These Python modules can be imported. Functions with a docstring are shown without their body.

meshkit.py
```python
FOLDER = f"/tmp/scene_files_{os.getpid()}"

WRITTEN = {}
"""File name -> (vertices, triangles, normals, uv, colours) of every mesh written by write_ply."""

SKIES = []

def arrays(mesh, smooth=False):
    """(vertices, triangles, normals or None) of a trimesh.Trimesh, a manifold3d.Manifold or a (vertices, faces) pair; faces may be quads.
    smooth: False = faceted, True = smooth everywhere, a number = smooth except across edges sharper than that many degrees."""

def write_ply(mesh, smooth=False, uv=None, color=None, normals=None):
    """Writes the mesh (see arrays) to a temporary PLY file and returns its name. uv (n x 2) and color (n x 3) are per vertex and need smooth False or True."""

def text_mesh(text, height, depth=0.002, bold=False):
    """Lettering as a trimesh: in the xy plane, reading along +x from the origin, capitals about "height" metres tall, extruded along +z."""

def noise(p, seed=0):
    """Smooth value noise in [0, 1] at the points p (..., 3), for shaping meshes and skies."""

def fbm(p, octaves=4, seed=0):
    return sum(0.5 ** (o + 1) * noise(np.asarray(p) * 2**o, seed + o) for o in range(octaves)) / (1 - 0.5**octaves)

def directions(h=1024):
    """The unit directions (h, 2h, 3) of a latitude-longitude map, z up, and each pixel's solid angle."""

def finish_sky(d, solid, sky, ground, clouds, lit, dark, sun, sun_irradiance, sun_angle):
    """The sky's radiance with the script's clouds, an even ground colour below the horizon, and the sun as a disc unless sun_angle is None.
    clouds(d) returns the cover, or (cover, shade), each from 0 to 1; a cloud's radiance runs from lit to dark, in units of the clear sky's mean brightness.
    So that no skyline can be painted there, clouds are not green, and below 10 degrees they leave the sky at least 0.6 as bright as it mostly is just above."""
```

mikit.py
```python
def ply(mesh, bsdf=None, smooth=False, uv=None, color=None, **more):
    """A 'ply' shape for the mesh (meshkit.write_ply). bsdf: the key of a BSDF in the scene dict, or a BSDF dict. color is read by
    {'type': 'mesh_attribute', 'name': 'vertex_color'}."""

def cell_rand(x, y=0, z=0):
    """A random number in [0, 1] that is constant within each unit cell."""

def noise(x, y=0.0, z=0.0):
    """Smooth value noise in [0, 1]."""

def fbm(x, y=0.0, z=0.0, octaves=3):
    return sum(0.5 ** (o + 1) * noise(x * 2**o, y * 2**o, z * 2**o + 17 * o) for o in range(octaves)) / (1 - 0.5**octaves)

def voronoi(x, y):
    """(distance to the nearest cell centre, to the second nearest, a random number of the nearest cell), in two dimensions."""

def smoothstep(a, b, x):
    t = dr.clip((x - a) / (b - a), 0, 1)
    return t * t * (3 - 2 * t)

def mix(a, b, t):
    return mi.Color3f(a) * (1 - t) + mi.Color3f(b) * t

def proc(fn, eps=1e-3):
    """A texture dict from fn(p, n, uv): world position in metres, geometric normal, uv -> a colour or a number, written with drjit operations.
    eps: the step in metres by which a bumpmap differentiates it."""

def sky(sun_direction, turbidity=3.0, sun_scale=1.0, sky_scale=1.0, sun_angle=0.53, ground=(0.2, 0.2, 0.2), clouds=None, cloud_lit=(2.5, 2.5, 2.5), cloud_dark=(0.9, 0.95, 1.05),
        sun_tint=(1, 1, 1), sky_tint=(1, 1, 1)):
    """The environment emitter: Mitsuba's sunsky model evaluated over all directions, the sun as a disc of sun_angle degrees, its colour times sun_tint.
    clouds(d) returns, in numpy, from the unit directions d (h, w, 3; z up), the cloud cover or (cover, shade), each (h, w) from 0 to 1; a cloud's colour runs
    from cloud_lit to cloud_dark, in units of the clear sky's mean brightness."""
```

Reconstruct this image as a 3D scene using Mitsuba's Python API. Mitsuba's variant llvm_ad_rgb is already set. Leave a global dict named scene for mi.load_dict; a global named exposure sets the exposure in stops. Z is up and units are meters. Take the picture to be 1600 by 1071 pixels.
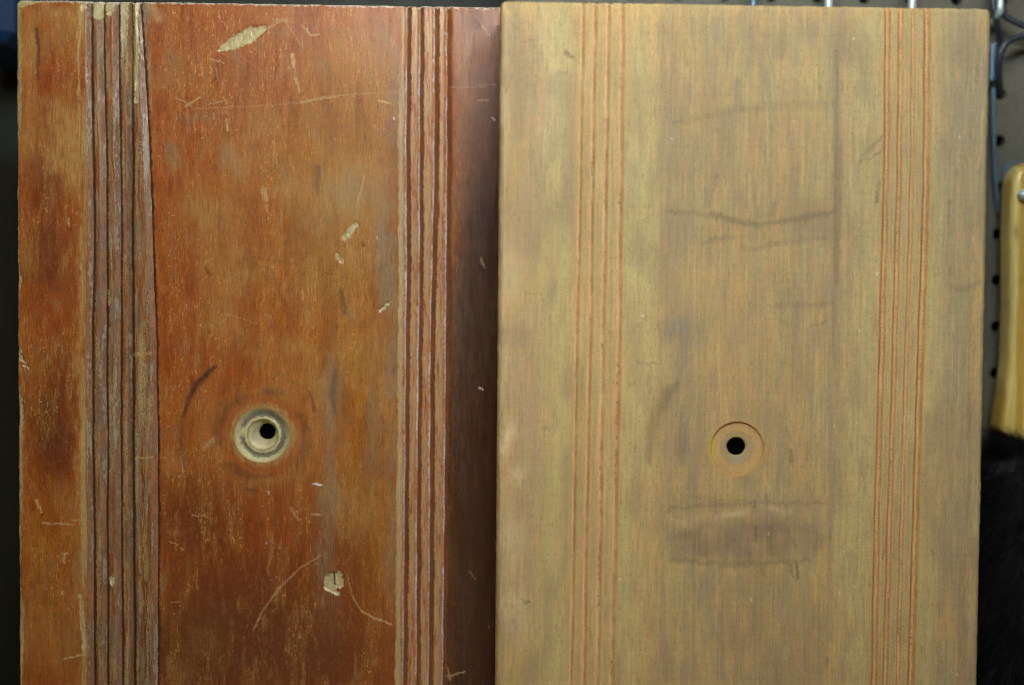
import math, random
import numpy as np
import drjit as dr
import mitsuba as mi
import trimesh
import shapely
import mikit, meshkit
from mikit import noise, fbm, smoothstep, mix
from trimesh.transformations import rotation_matrix as rotm

random.seed(5)
rng = np.random.default_rng(5)
T4 = mi.ScalarTransform4f
scene = {'type': 'scene'}
labels = {}

# ------------------------------------------------------------------ camera
CAM = np.array([-0.00757, -0.59528, -0.14917])
FWD = np.array([0.03120754, 0.99903529, -0.0308964])
UP = np.array([-0.00665665, 0.03111851, 0.99949354])
scene['camera'] = {
    'type': 'thinlens', 'fov': 46.8156, 'fov_axis': 'x',
    'to_world': T4().look_at(origin=CAM.tolist(), target=(CAM + FWD).tolist(), up=UP.tolist()),
    'aperture_radius': 0.0125, 'focus_distance': 0.588, 'near_clip': 0.01, 'far_clip': 20.0,
}
exposure = 0.0

# ------------------------------------------------------------------ lamps (a short bench tube lamp above the boards, an added fill lamp unseen behind the camera)
BENCH_LAMP = dict(centre=(0.07, -0.43, 0.165), length=0.34, radius=0.013, power=(76.0, 80.0, 83.5))
FILL_LAMP = dict(centre=(-0.25, -2.2, 1.35), length=1.2, radius=0.019, power=(56.0, 48.0, 30.0))


def tag(key, label=None, category=None, group=None, kind=None):
    d = {}
    for k, v in (('label', label), ('category', category), ('group', group), ('kind', kind)):
        if v:
            d[k] = v
    labels[key] = d


def add(key, mesh, bsdf, smooth=30, **more):
    n, k = key, 0
    while n in scene:
        k += 1
        n = f'{key}_{k:03d}'
    scene[n] = mikit.ply(mesh, bsdf, smooth=smooth, **more)
    return n


def tube(points, radius, sides=12, closed=True):
    p = np.asarray(points, float)
    r = np.broadcast_to(radius, (len(p),))
    t = np.gradient(p, axis=0)
    t /= np.linalg.norm(t, axis=1, keepdims=True)
    a = np.cross(t[0], [0.3, 0.8, 0.52])
    frames = []
    for k in range(len(p)):
        a = a - t[k] * np.dot(a, t[k])
        a /= np.linalg.norm(a)
        frames.append((a, np.cross(t[k], a)))
    ang = np.arange(sides) * 2 * np.pi / sides
    v = np.concatenate([p[k] + r[k] * (np.cos(ang)[:, None] * frames[k][0] + np.sin(ang)[:, None] * frames[k][1]) for k in range(len(p))])
    f = []
    for k in range(len(p) - 1):
        for s in range(sides):
            a0, a1 = k * sides + s, k * sides + (s + 1) % sides
            f += [[a0, a1, a1 + sides], [a0, a1 + sides, a0 + sides]]
    if closed:
        v = np.vstack([v, p[0], p[-1]])
        n = len(v)
        for s in range(sides):
            f += [[n - 2, (s + 1) % sides, s], [n - 1, (len(p) - 1) * sides + s, (len(p) - 1) * sides + (s + 1) % sides]]
    m = trimesh.Trimesh(v, f, process=False)
    if m.volume < 0:
        m.invert()
    return m


def rounded(points, radius, n=6):
    """A polyline with its corners bent round, as wire is."""
    P = [np.asarray(q, float) for q in points]
    out = [P[0]]
    for a, b, c in zip(P, P[1:], P[2:]):
        r1 = min(radius, np.linalg.norm(a - b) * .49)
        r2 = min(radius, np.linalg.norm(c - b) * .49)
        s, e = b + (a - b) / np.linalg.norm(a - b) * r1, b + (c - b) / np.linalg.norm(c - b) * r2
        for t in np.linspace(0, 1, n):
            out.append((1 - t) ** 2 * s + 2 * t * (1 - t) * b + t * t * e)
    out.append(P[-1])
    return np.array(out)


def box(lo, hi, bevel=0.0):
    lo, hi = np.asarray(lo, float), np.asarray(hi, float)
    if bevel <= 0:
        return trimesh.creation.box(hi - lo, rotm(0, [0, 0, 1], None)).apply_translation((lo + hi) / 2)
    pts = []
    for sx in (0, 1):
        for sy in (0, 1):
            for sz in (0, 1):
                c = np.where([sx, sy, sz], hi, lo)
                s = np.where([sx, sy, sz], -1, 1)
                for k in range(3):
                    e = np.array([bevel, bevel, bevel], float)
                    e[k] = 0
                    pts.append(c + s * e)
    return trimesh.convex.convex_hull(np.array(pts))


# ------------------------------------------------------------------ marks on the two boards, in millimetres from each board's top left corner
#   grooves: (v, u) points of each cut; strokes: (u0, v0, u1, v1, radius0, radius1, strength); blots: (u, v, ru, rv, degrees, strength)
GROOVES_STAINED = [
    [(-0.4,36.3),(31.0,36.2),(84.0,37.0),(125.8,37.2),(169.1,36.2),(221.6,36.1),(255.0,36.7),(341.4,36.8)], 
    [(-0.5,42.3),(30.9,42.5),(83.9,43.6),(125.8,43.5),(169.1,43.3),(221.6,43.5),(255.0,43.2),(341.4,43.3)], 
    [(-0.6,49.8),(30.8,49.7),(83.8,50.5),(125.7,50.6),(169.0,50.4),(221.6,50.2),(255.0,50.2),(341.4,50.8)], 
    [(-0.7,56.1),(30.8,56.0),(83.8,55.9),(125.7,55.6),(169.0,56.0),(221.5,55.7),(255.0,55.9),(341.4,56.4)], 
    [(-0.7,60.4),(30.7,62.9),(83.7,65.6),(125.6,66.8),(168.9,68.3),(221.5,68.9),(255.0,69.0),(341.5,68.8)], 
    [(-2.8,192.7),(82.3,192.5),(124.4,193.1),(168.1,192.8),(254.7,192.6),(341.8,192.2)], [(-2.9,199.1),(82.2,199.2),(124.4,199.5),(168.1,199.2),(254.7,198.8),(341.8,199.0)], 
    [(-3.0,206.4),(82.1,206.6),(124.3,205.9),(168.0,205.1),(254.7,205.3),(341.8,205.1)], [(-3.1,212.5),(82.0,213.0),(124.3,212.9),(168.0,212.9),(254.7,212.7),(341.8,212.3)], ]
GROOVES_SANDED = [
    [(-0.8,38.8),(80.4,38.4),(120.6,37.8),(162.3,37.3),(244.9,36.9),(327.9,36.1)], [(-0.9,44.6),(80.3,44.2),(120.6,44.0),(162.2,43.8),(244.9,42.8),(327.9,42.3)], 
    [(-1.0,51.3),(80.2,50.6),(120.5,50.4),(162.2,49.9),(244.8,49.6),(327.9,48.9)], [(-1.1,57.7),(80.2,57.7),(120.4,57.5),(162.1,57.6),(244.8,56.7),(328.0,55.7)], 
    [(-3.1,185.3),(78.7,186.1),(119.2,185.6),(161.2,185.4),(244.5,184.4),(328.2,184.3)], [(-3.2,191.8),(78.6,192.4),(119.2,191.9),(161.2,191.7),(244.5,190.7),(328.2,189.7)], 
    [(-3.3,197.7),(78.5,198.6),(119.1,198.1),(161.1,197.6),(244.5,196.7),(328.2,196.0)], [(-3.4,204.2),(78.5,205.4),(119.1,205.0),(161.1,204.2),(244.5,203.3),(328.3,202.3)], ]
KNOT_SLIT = [
    (157.1,284.0,157.4,290.2,0.37,0.5,0.95), ]
BAND_SANDED = [
    (89.7,259.7,103.4,255.9,7.44,9.3,0.8), (103.4,255.9,125.2,256.5,9.3,9.3,0.8), (125.2,256.5,150.8,257.7,9.3,8.37,0.8), ]
CHIPS_STAINED = [
    (99.7,23.5,105.7,20.3,0.93,3.1,1), (105.7,20.3,115.2,15.4,3.1,3.72,1), (115.2,15.4,121.5,12.5,3.72,1.55,1), (162.3,115.4,167.4,109.0,1.55,1.4,1), 
    (158.5,124.4,160.5,127.6,0.93,0.93,0.9), (179.7,152.1,184.5,147.9,0.68,0.68,0.9), (154.2,286.9,153.9,291.1,1.86,2.17,1), (154.6,291.8,159.1,295.0,1.86,1.08,1), 
    (159.4,285.0,160.3,290.5,1.4,1.71,1), (156.5,285.9,157.1,291.1,1.55,2.17,1), (0.5,172.2,1.1,177.0,0.93,0.93,0.9), (1.1,177.0,3.9,180.2,0.93,0.46,0.9), 
    (1.4,177.0,5.5,182.4,0.62,0.46,0.8), (0.7,197.8,0.9,208.9,1.55,1.86,0.9), (0.7,1.1,11.0,0.0,2.79,1.55,0.9), (0.4,-0.4,0.5,37.8,1.55,0.93,0.9), 
    (0.5,37.8,0.4,132.5,0.62,0.31,0.7), (39.8,-1.7,39.8,6.5,3.1,2.48,0.9), (46.0,-1.8,45.7,5.1,2.79,1.86,0.9), (53.2,-1.9,52.6,18.2,1.86,1.55,0.95), 
    (52.6,18.2,51.6,27.0,1.55,0.93,0.8), (58.3,-2.0,58.5,40.2,1.55,1.4,0.95), (58.5,40.2,58.8,49.0,1.4,1.24,0.8), (44.7,143.3,45.3,149.0,0.93,0.78,0.9), 
    (46.2,287.6,46.2,290.5,1.55,0.62,1), (33.5,-1.3,33.2,4.1,1.55,0.93,0.8), (30.3,295.7,32.7,321.6,0.93,1.55,0.55), (0.4,132.5,0.7,137.6,0.62,1.24,0.8), 
    (1.0,137.6,0.3,145.2,1.24,0.62,0.8), (0.7,241.0,0.5,295.7,0.46,0.46,0.7), (0.4,305.4,1.0,315.1,1.24,0.93,0.5), ]
SCRATCH_STAINED = [
    (86.2,52.4,117.7,50.8,0.37,0.43,0.25), (117.7,50.8,139.9,48.6,0.43,0.5,0.25), (139.9,48.6,155.8,45.5,0.62,0.56,0.55), (155.8,45.5,163.7,44.5,0.56,0.46,0.55), 
    (163.7,44.5,187.6,42.6,0.37,0.37,0.25), (178.7,47.4,184.1,48.6,0.5,0.43,0.9), (119.3,14.1,130.3,8.6,0.31,0.62,0.5), (132.9,9.2,139.8,20.1,0.46,0.25,0.35), 
    (128.1,8.3,132.9,8.2,0.93,0.93,0.5), (171.8,84.7,167.7,100.7,0.31,0.62,0.7), (140.5,10.6,144.9,15.3,0.37,0.62,0.7), (144.9,15.3,148.7,14.9,0.62,0.37,0.7), 
    (116.7,313.6,121.2,303.8,0.5,0.56,0.5), (121.2,303.8,130.8,290.8,0.56,0.56,0.5), (130.8,290.8,140.4,281.7,0.56,0.46,0.5), (140.4,281.7,150.7,275.5,0.46,0.31,0.5), 
    (163.5,285.3,166.1,295.7,0.31,0.46,0.5), (166.1,295.7,171.0,303.8,0.46,0.46,0.5), (171.0,303.8,175.9,306.8,0.46,0.62,0.9), (175.9,306.8,186.2,310.7,0.62,0.46,0.9), 
    (11.4,259.6,26.3,260.2,0.31,0.43,0.85), (26.3,258.0,32.0,257.6,0.4,0.46,0.6), (22.4,274.7,22.4,279.5,0.74,0.62,0.9), (22.4,275.0,24.6,274.4,0.5,0.31,0.8), 
    (22.2,328.1,33.3,325.5,0.37,0.62,0.9), (33.0,320.0,33.3,326.1,0.93,0.93,0.8), (8.3,247.4,11.4,254.1,0.5,0.5,0.9), (21.7,294.4,21.7,294.7,0.74,0.62,0.9), 
    (83.0,51.2,90.3,46.7,0.62,0.4,0.7), (78.3,47.2,86.2,51.2,0.46,0.46,0.5), (94.1,27.4,101.9,29.5,0.31,0.4,0.6), (93.4,50.4,101.6,48.4,0.31,0.31,0.5), 
    (135.7,25.2,136.4,30.6,0.93,0.93,0.85), (137.3,36.6,139.3,43.2,0.78,0.4,0.8), (103.2,57.9,103.5,62.7,0.78,0.62,0.8), (121.6,92.6,122.9,97.3,1.55,0.93,0.75), 
    (123.2,100.2,123.5,103.7,0.62,0.5,0.6), (66.1,1.7,69.5,7.9,1.86,2.17,0.55), (178.8,84.7,166.4,102.3,0.22,0.22,0.2), (86.0,255.3,94.0,255.9,0.43,0.31,0.5), 
    (74.8,268.5,79.0,270.4,0.31,0.37,0.6), (80.6,271.7,81.9,273.0,0.37,0.37,0.8), (75.4,299.6,79.6,299.3,0.31,0.31,0.6), (214.8,337.2,223.2,335.0,0.62,0.37,0.6), 
    (214.1,331.7,215.8,338.9,0.31,0.62,0.5), (229.9,125.1,231.9,130.5,0.46,0.31,0.45), (225.8,283.6,228.1,287.5,0.62,0.46,0.3), (228.1,38.8,237.0,38.4,0.31,0.31,0.35), 
    (228.4,46.5,233.2,46.4,0.5,0.37,0.5), (213.1,40.3,232.2,39.7,0.31,0.31,0.3), (230.1,9.3,233.3,14.3,0.31,0.43,0.6), (56.8,227.0,66.3,226.3,0.37,0.37,0.6), 
    (71.1,42.2,72.9,41.9,0.31,0.31,0.6), (119.5,205.2,120.4,208.4,0.31,0.31,0.5), (145.8,254.8,150.0,255.1,0.46,0.62,0.7), (135.5,251.9,139.1,257.4,0.93,0.62,0.5), 
    (98.8,17.5,100.4,23.8,0.31,0.31,0.4), (57.5,175.1,65.8,174.1,0.93,0.62,0.5), (25.3,107.9,25.6,111.0,0.56,0.46,0.8), (93.1,128.5,95.6,126.9,0.46,0.37,0.5), 
    (147.1,137.6,147.4,147.2,0.4,0.4,0.4), (140.7,142.5,141.1,146.6,0.62,0.62,0.5), (170.3,102.3,181.5,121.3,0.19,0.19,0.2), (101.9,154.0,117.8,158.7,0.37,0.37,0.3), 
    (92.4,221.4,96.2,217.5,1.24,1.24,0.45), (80.6,227.2,82.8,240.7,0.37,0.25,0.4), (177.9,16.4,168.4,32.4,0.22,0.22,0.18), (86.2,8.3,124.0,36.1,0.22,0.22,0.2), ]
WHITE_STAINED = [
    (146.4,239.6,150.9,239.9,0.5,0.62,0.95), (185.7,55.6,186.3,56.6,0.43,0.43,0.8), (235.2,55.0,236.5,55.9,0.62,0.62,0.55), (156.8,66.4,157.1,67.1,0.31,0.31,0.7), 
    (229.7,190.4,231.4,191.4,0.46,0.46,0.55), (98.8,6.5,102.6,11.2,0.31,0.31,0.15), (235.1,312.0,235.4,312.4,0.31,0.31,0.3), (124.3,243.2,124.6,244.5,0.31,0.31,0.7), 
    (178.0,115.6,178.3,116.3,0.4,0.4,0.6), (123.1,269.1,123.4,269.4,0.56,0.56,0.5), (97.2,28.6,98.8,38.0,0.31,0.31,0.12), ]
DARK_STAINED = [
    (97.5,180.6,93.0,184.8,0.78,1.55,0.85), (93.0,184.8,87.6,189.9,1.55,1.55,0.85), (87.6,189.9,84.1,196.4,1.4,1.08,0.75), (84.1,196.4,82.2,205.4,1.08,0.93,0.75), 
    (82.2,205.4,80.6,218.2,1.24,1.4,0.42), (80.6,218.2,81.6,231.1,1.4,0.93,0.42), (144.4,192.8,146.9,203.4,0.62,0.78,0.55), (10.0,14.1,10.6,23.5,0.68,0.81,0.75), 
    (10.6,23.5,10.5,39.2,0.81,0.37,0.75), (115.3,125.8,136.9,128.8,0.4,0.37,0.2), (136.9,128.8,168.8,137.5,0.37,0.25,0.2), (148.2,80.9,148.9,93.6,1.24,0.93,0.45), 
    (160.2,142.3,161.5,153.5,0.93,1.24,0.5), (175.2,137.4,175.2,144.5,0.62,0.93,0.4), (157.1,283.7,157.4,289.8,0.28,0.37,0.9), (93.4,131.1,94.7,135.5,0.78,0.62,0.45), 
    (170.3,118.2,171.3,119.5,0.93,0.93,0.5), (157.1,182.5,155.9,195.4,1.24,1.86,0.45), (155.9,195.4,157.5,204.4,1.86,0.62,0.45), (95.6,39.7,98.1,36.5,0.37,0.37,0.5), 
    (114.6,134.1,130.5,136.5,0.28,0.28,0.15), (108.6,198.5,110.2,199.4,0.78,0.62,0.45), (113.1,242.3,117.9,242.9,0.93,0.62,0.4), (98.8,27.0,100.4,12.8,0.19,0.19,0.2), 
    (118.0,300.6,150.1,303.8,0.5,0.37,0.25), (93.0,251.4,93.3,252.7,0.62,0.62,0.5), (225.6,6.2,228.2,9.9,0.93,1.24,0.5), (74.8,26.7,76.1,28.9,0.62,0.46,0.4), 
    (98.8,37.1,94.7,40.3,0.31,0.31,0.4), (149.8,185.7,152.3,176.1,0.37,0.37,0.35), ]
GHOST_SANDED = [
    (86.0,181.9,81.4,187.2,0.93,1.86,0.55), (81.4,187.2,77.8,194.0,1.86,1.55,0.55), (77.8,194.0,74.2,203.3,1.55,1.24,0.4), (74.2,203.3,73.1,217.2,1.24,0.62,0.4), 
    (93.0,54.8,108.3,50.6,0.78,0.78,0.3), (108.3,50.6,128.3,48.2,0.78,0.78,0.3), (160.7,21.6,162.3,67.3,1.24,1.55,0.3), (162.3,67.3,162.8,131.8,1.55,1.24,0.3), 
    (80.6,99.7,92.0,99.6,1.3,1.3,0.36), (92.0,99.6,101.9,100.4,1.3,1.3,0.36), (101.9,100.4,113.7,103.4,1.3,1.58,0.54), (113.7,103.4,124.5,105.4,1.58,1.67,0.54), 
    (124.5,105.4,138.4,102.8,1.58,1.36,0.47), (138.4,102.8,150.2,100.5,1.36,1.58,0.47), (150.2,100.5,161.0,98.3,1.58,1.3,0.47), (97.8,114.5,104.5,112.0,1.05,1.36,0.36), 
    (104.5,112.0,112.2,111.3,1.36,1.05,0.36), (117.0,116.2,123.1,116.8,1.05,1.05,0.27), (123.1,116.8,129.3,114.2,1.05,1.3,0.27), (129.3,114.2,140.1,112.6,1.3,1.36,0.27), 
    (140.1,112.6,158.7,110.9,1.36,1.05,0.27), (82.9,57.0,93.0,54.8,1.05,1.58,0.2), (93.0,54.8,102.2,52.8,1.58,1.58,0.2), (102.2,52.8,108.3,50.6,1.58,1.86,0.2), 
    (108.3,50.6,128.3,48.2,1.86,2.11,0.2), (128.3,48.2,160.8,46.9,2.11,2.11,0.2), (129.7,144.0,137.5,143.7,1.05,1.3,0.3), (137.5,143.7,160.8,142.9,1.3,1.3,0.3), 
    (131.3,144.7,134.2,150.5,0.5,0.5,0.25), (134.2,150.5,143.9,152.9,0.5,0.46,0.25), (139.2,130.7,140.0,143.7,0.46,0.62,0.4), (150.1,154.1,158.4,150.9,0.28,0.28,0.6), 
    (86.0,181.9,81.4,187.2,1.58,3.16,0.54), (81.4,187.2,77.8,194.0,3.16,3.16,0.54), (77.8,194.0,74.2,203.3,3.16,2.63,0.45), (74.2,203.3,73.1,219.4,2.63,1.05,0.45), 
    (89.6,202.6,88.2,214.1,2.11,2.63,0.27), (88.2,214.1,89.5,220.2,2.63,1.58,0.27), (90.9,181.6,88.9,197.0,1.24,0.93,0.2), (81.5,244.4,83.3,242.0,0.84,1.05,0.4), 
    (83.3,242.0,93.8,241.0,1.05,1.05,0.4), (93.8,241.0,112.5,240.0,1.05,1.05,0.4), (112.5,240.0,131.2,239.3,1.05,0.96,0.32), (131.2,239.3,159.9,239.3,0.96,0.84,0.32), 
    (84.8,267.1,100.4,268.0,1.15,1.27,0.43), (100.4,268.0,116.0,269.3,1.27,1.3,0.43), (116.0,269.3,131.6,268.3,1.3,1.05,0.43), (131.6,268.3,151.9,267.0,1.05,0.84,0.43), 
    (142.2,268.3,143.6,274.5,0.78,0.62,0.7), (145.3,268.3,146.1,275.8,0.62,0.78,0.75), (128.5,270.8,129.5,274.6,0.93,0.62,0.45), (125.1,250.9,125.8,257.7,0.78,0.78,0.6), 
    (132.3,251.5,132.2,264.6,0.93,1.24,0.4), (124.3,238.1,124.6,240.9,0.93,0.93,0.6), (130.1,234.7,130.9,243.4,0.43,0.43,0.5), (140.1,250.8,144.9,260.8,0.5,0.62,0.35), 
    (31.1,24.1,34.5,26.5,0.93,0.93,0.75), (28.5,33.2,31.5,33.5,0.78,0.62,0.4), (11.6,20.1,18.3,17.3,0.28,0.25,0.6), (14.1,287.7,16.6,288.0,0.78,0.37,0.85), 
    (11.6,285.5,13.8,287.4,0.25,0.37,0.7), (173.3,73.3,178.2,67.7,0.62,1.05,0.43), (178.2,67.7,184.3,61.9,1.05,0.68,0.43), (172.7,74.5,178.9,72.3,0.28,0.34,0.6), 
    (178.9,72.3,183.2,69.2,0.34,0.28,0.6), (182.8,84.5,182.0,88.5,0.93,0.93,0.4), (182.0,89.2,181.4,93.8,0.62,0.78,0.75), (141.7,213.5,142.1,220.0,0.78,0.99,0.7), 
    (139.3,202.4,141.9,209.2,0.62,0.46,0.4), (150.3,209.1,149.6,219.1,0.46,0.46,0.45), (23.2,201.7,22.7,204.2,0.37,0.31,0.8), (66.2,212.0,66.2,215.1,0.31,0.31,0.7), 
    (103.8,80.8,102.7,89.4,0.37,0.28,0.65), (188.5,262.0,187.3,265.7,0.56,0.46,0.75), (192.9,264.5,193.6,266.4,0.78,0.78,0.4), (211.8,262.6,212.4,263.8,0.78,0.78,0.5), 
    (217.0,93.7,216.9,104.2,0.78,0.78,0.4), (217.9,125.1,218.0,128.2,0.93,0.93,0.4), (152.6,23.2,153.3,47.6,0.28,0.28,0.1), (229.0,26.4,228.9,35.9,0.25,0.25,0.6), 
    (4.2,8.8,7.9,13.0,0.31,0.31,0.4), (218.4,133.8,226.2,134.9,1.05,1.58,0.29), (226.2,134.9,233.1,131.5,1.58,1.05,0.29), (119.2,10.7,119.2,16.1,0.22,0.22,0.4), 
    (130.7,100.7,131.8,94.6,1.55,1.24,0.38), (139.4,102.8,140.6,101.2,0.93,0.93,0.5), (150.2,100.5,149.6,101.2,0.93,0.93,0.5), (12.6,138.6,21.2,139.4,0.31,0.31,0.35), 
    (95.4,240.4,101.6,238.8,0.31,0.31,0.3), (101.6,238.8,124.9,237.5,0.31,0.31,0.3), (86.9,234.2,106.2,239.1,0.93,0.93,0.2), (84.7,56.4,86.3,56.7,0.43,0.43,0.6), 
    (160.6,319.0,161.4,315.3,0.93,0.78,0.5), (66.7,171.3,76.9,172.4,0.37,0.43,0.4), ]
PINK_SANDED = [
    (135.9,283.9,142.1,301.1,0.43,0.62,0.7), (142.1,301.1,150.6,324.7,0.62,0.81,0.7), (150.6,324.7,152.6,331.0,0.81,0.62,0.7), (175.1,71.8,180.7,67.1,0.93,1.24,0.35), 
    (97.6,57.4,107.1,71.0,0.31,0.31,0.4), (96.3,74.2,108.8,81.7,0.93,0.93,0.2), (159.8,83.3,169.1,84.1,0.93,0.62,0.3), ]
SPECK_SANDED = [
    (68.9,149.1,69.8,149.1,0.43,0.43,0.9), (168.9,16.0,169.5,15.1,0.34,0.34,0.9), (81.7,64.3,82.4,64.6,0.31,0.31,0.8), (176.2,257.3,176.5,257.6,0.28,0.28,0.8), 
    (59.5,276.2,60.4,276.5,0.31,0.31,0.7), (140.8,55.4,141.1,55.7,0.25,0.25,0.8), (12.0,66.7,12.3,67.3,0.28,0.28,0.6), (173.4,279.5,173.7,279.8,0.28,0.28,0.8), 
    (221.0,61.4,221.7,62.6,0.28,0.28,0.8), (225.3,322.9,225.6,323.6,0.31,0.31,0.9), (182.3,127.6,182.7,128.5,0.37,0.37,0.9), (174.1,154.8,174.4,155.4,0.31,0.31,0.8), 
    (131.4,253.4,131.7,254.6,0.28,0.28,0.7), (123.1,285.5,123.7,286.4,0.31,0.31,0.8), (173.6,199.7,174.2,200.3,0.31,0.31,0.8), (114.4,222.6,115.3,222.3,0.37,0.37,0.9), 
    (162.7,201.3,162.7,202.3,0.25,0.25,0.8), (123.4,286.4,123.7,287.1,0.31,0.31,0.7), (166.6,282.4,166.9,284.2,0.25,0.25,0.8), (228.9,110.2,229.2,111.4,0.34,0.34,0.7), 
    (168.4,262.6,168.7,263.3,0.25,0.25,0.8), ]
RED_STAINED = [
    (16.8,100.7,12.4,62.0,0,0.6), (17.9,208.9,12.4,43.4,0,0.7), (24.9,35.9,10.5,10.5,0,0.8), (12.3,53.4,5.6,18.6,0,0.7), (13.7,91.2,8.7,23.2,0,0.85), 
    (18.3,126.0,11.2,18.6,0,0.8), (10.3,151.5,7.8,18.6,0,0.5), (21.2,176.9,9.3,18.6,0,0.6), (21.1,218.5,10.5,21.7,0,0.9), (10.1,202.5,6.2,18.6,0,0.4), 
    (10.8,40.8,6.8,12.4,0,0.5), (86.2,17.7,18.6,18.6,0,0.5), (101.9,55.4,27.9,15.5,0,0.55), (82.9,131.8,12.4,52.7,0,0.6), (127.2,29.8,27.9,18.6,0,0.45), 
    (98.8,176.4,27.9,18.6,0,0.45), (95.6,253.6,34.1,34.1,0,0.6), (133.9,234.1,12.4,18.6,0,0.5), (25.6,281.2,10.5,12.4,0,0.5), (59.3,87.5,4.3,15.5,0,0.4), 
    (61.4,151.1,3.7,12.4,0,0.5), (61.3,189.4,3.7,18.6,0,0.6), (61.2,234.4,3.7,24.8,0,0.5), (130.8,273.0,27.9,27.9,0,0.5), (95.6,305.4,24.8,31.0,0,0.6), ]
GOLD_STAINED = [
    (173.6,134.2,13.9,62.0,0,0.6), (168.5,54.6,15.5,24.8,0,0.6), (178.8,247.0,9.3,49.6,0,0.5), (168.6,76.8,15.5,46.5,0,0.8), (172.2,188.8,15.5,46.5,0,0.7), 
    (162.4,131.1,18.6,34.1,0,0.6), (155.7,35.7,15.5,21.7,0,0.6), (162.1,38.8,18.6,24.8,0,0.8), (155.8,64.2,27.9,21.7,0,0.9), (136.8,77.2,18.6,18.6,0,0.6), 
    (148.0,105.7,18.6,24.8,0,0.7), (156.0,134.4,21.7,18.6,0,0.7), (140.2,176.2,27.9,18.6,0,0.5), (175.3,175.9,13.9,34.1,0,0.7), (170.7,227.6,13.9,43.4,0,0.6), 
    (177.3,272.9,9.3,40.3,0,0.5), (101.9,103.0,18.6,27.9,0,0.35), (124.2,134.6,18.6,18.6,0,0.4), (89.3,39.8,12.4,12.4,0,0.3), (22.2,321.6,15.5,18.6,0,0.5), 
    (9.8,266.7,11.2,15.5,0,0.6), (25.7,250.6,9.3,12.4,0,0.5), (9.7,292.5,9.3,15.5,0,0.5), (219.3,15.8,12.4,15.5,0,0.4), ]
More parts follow.
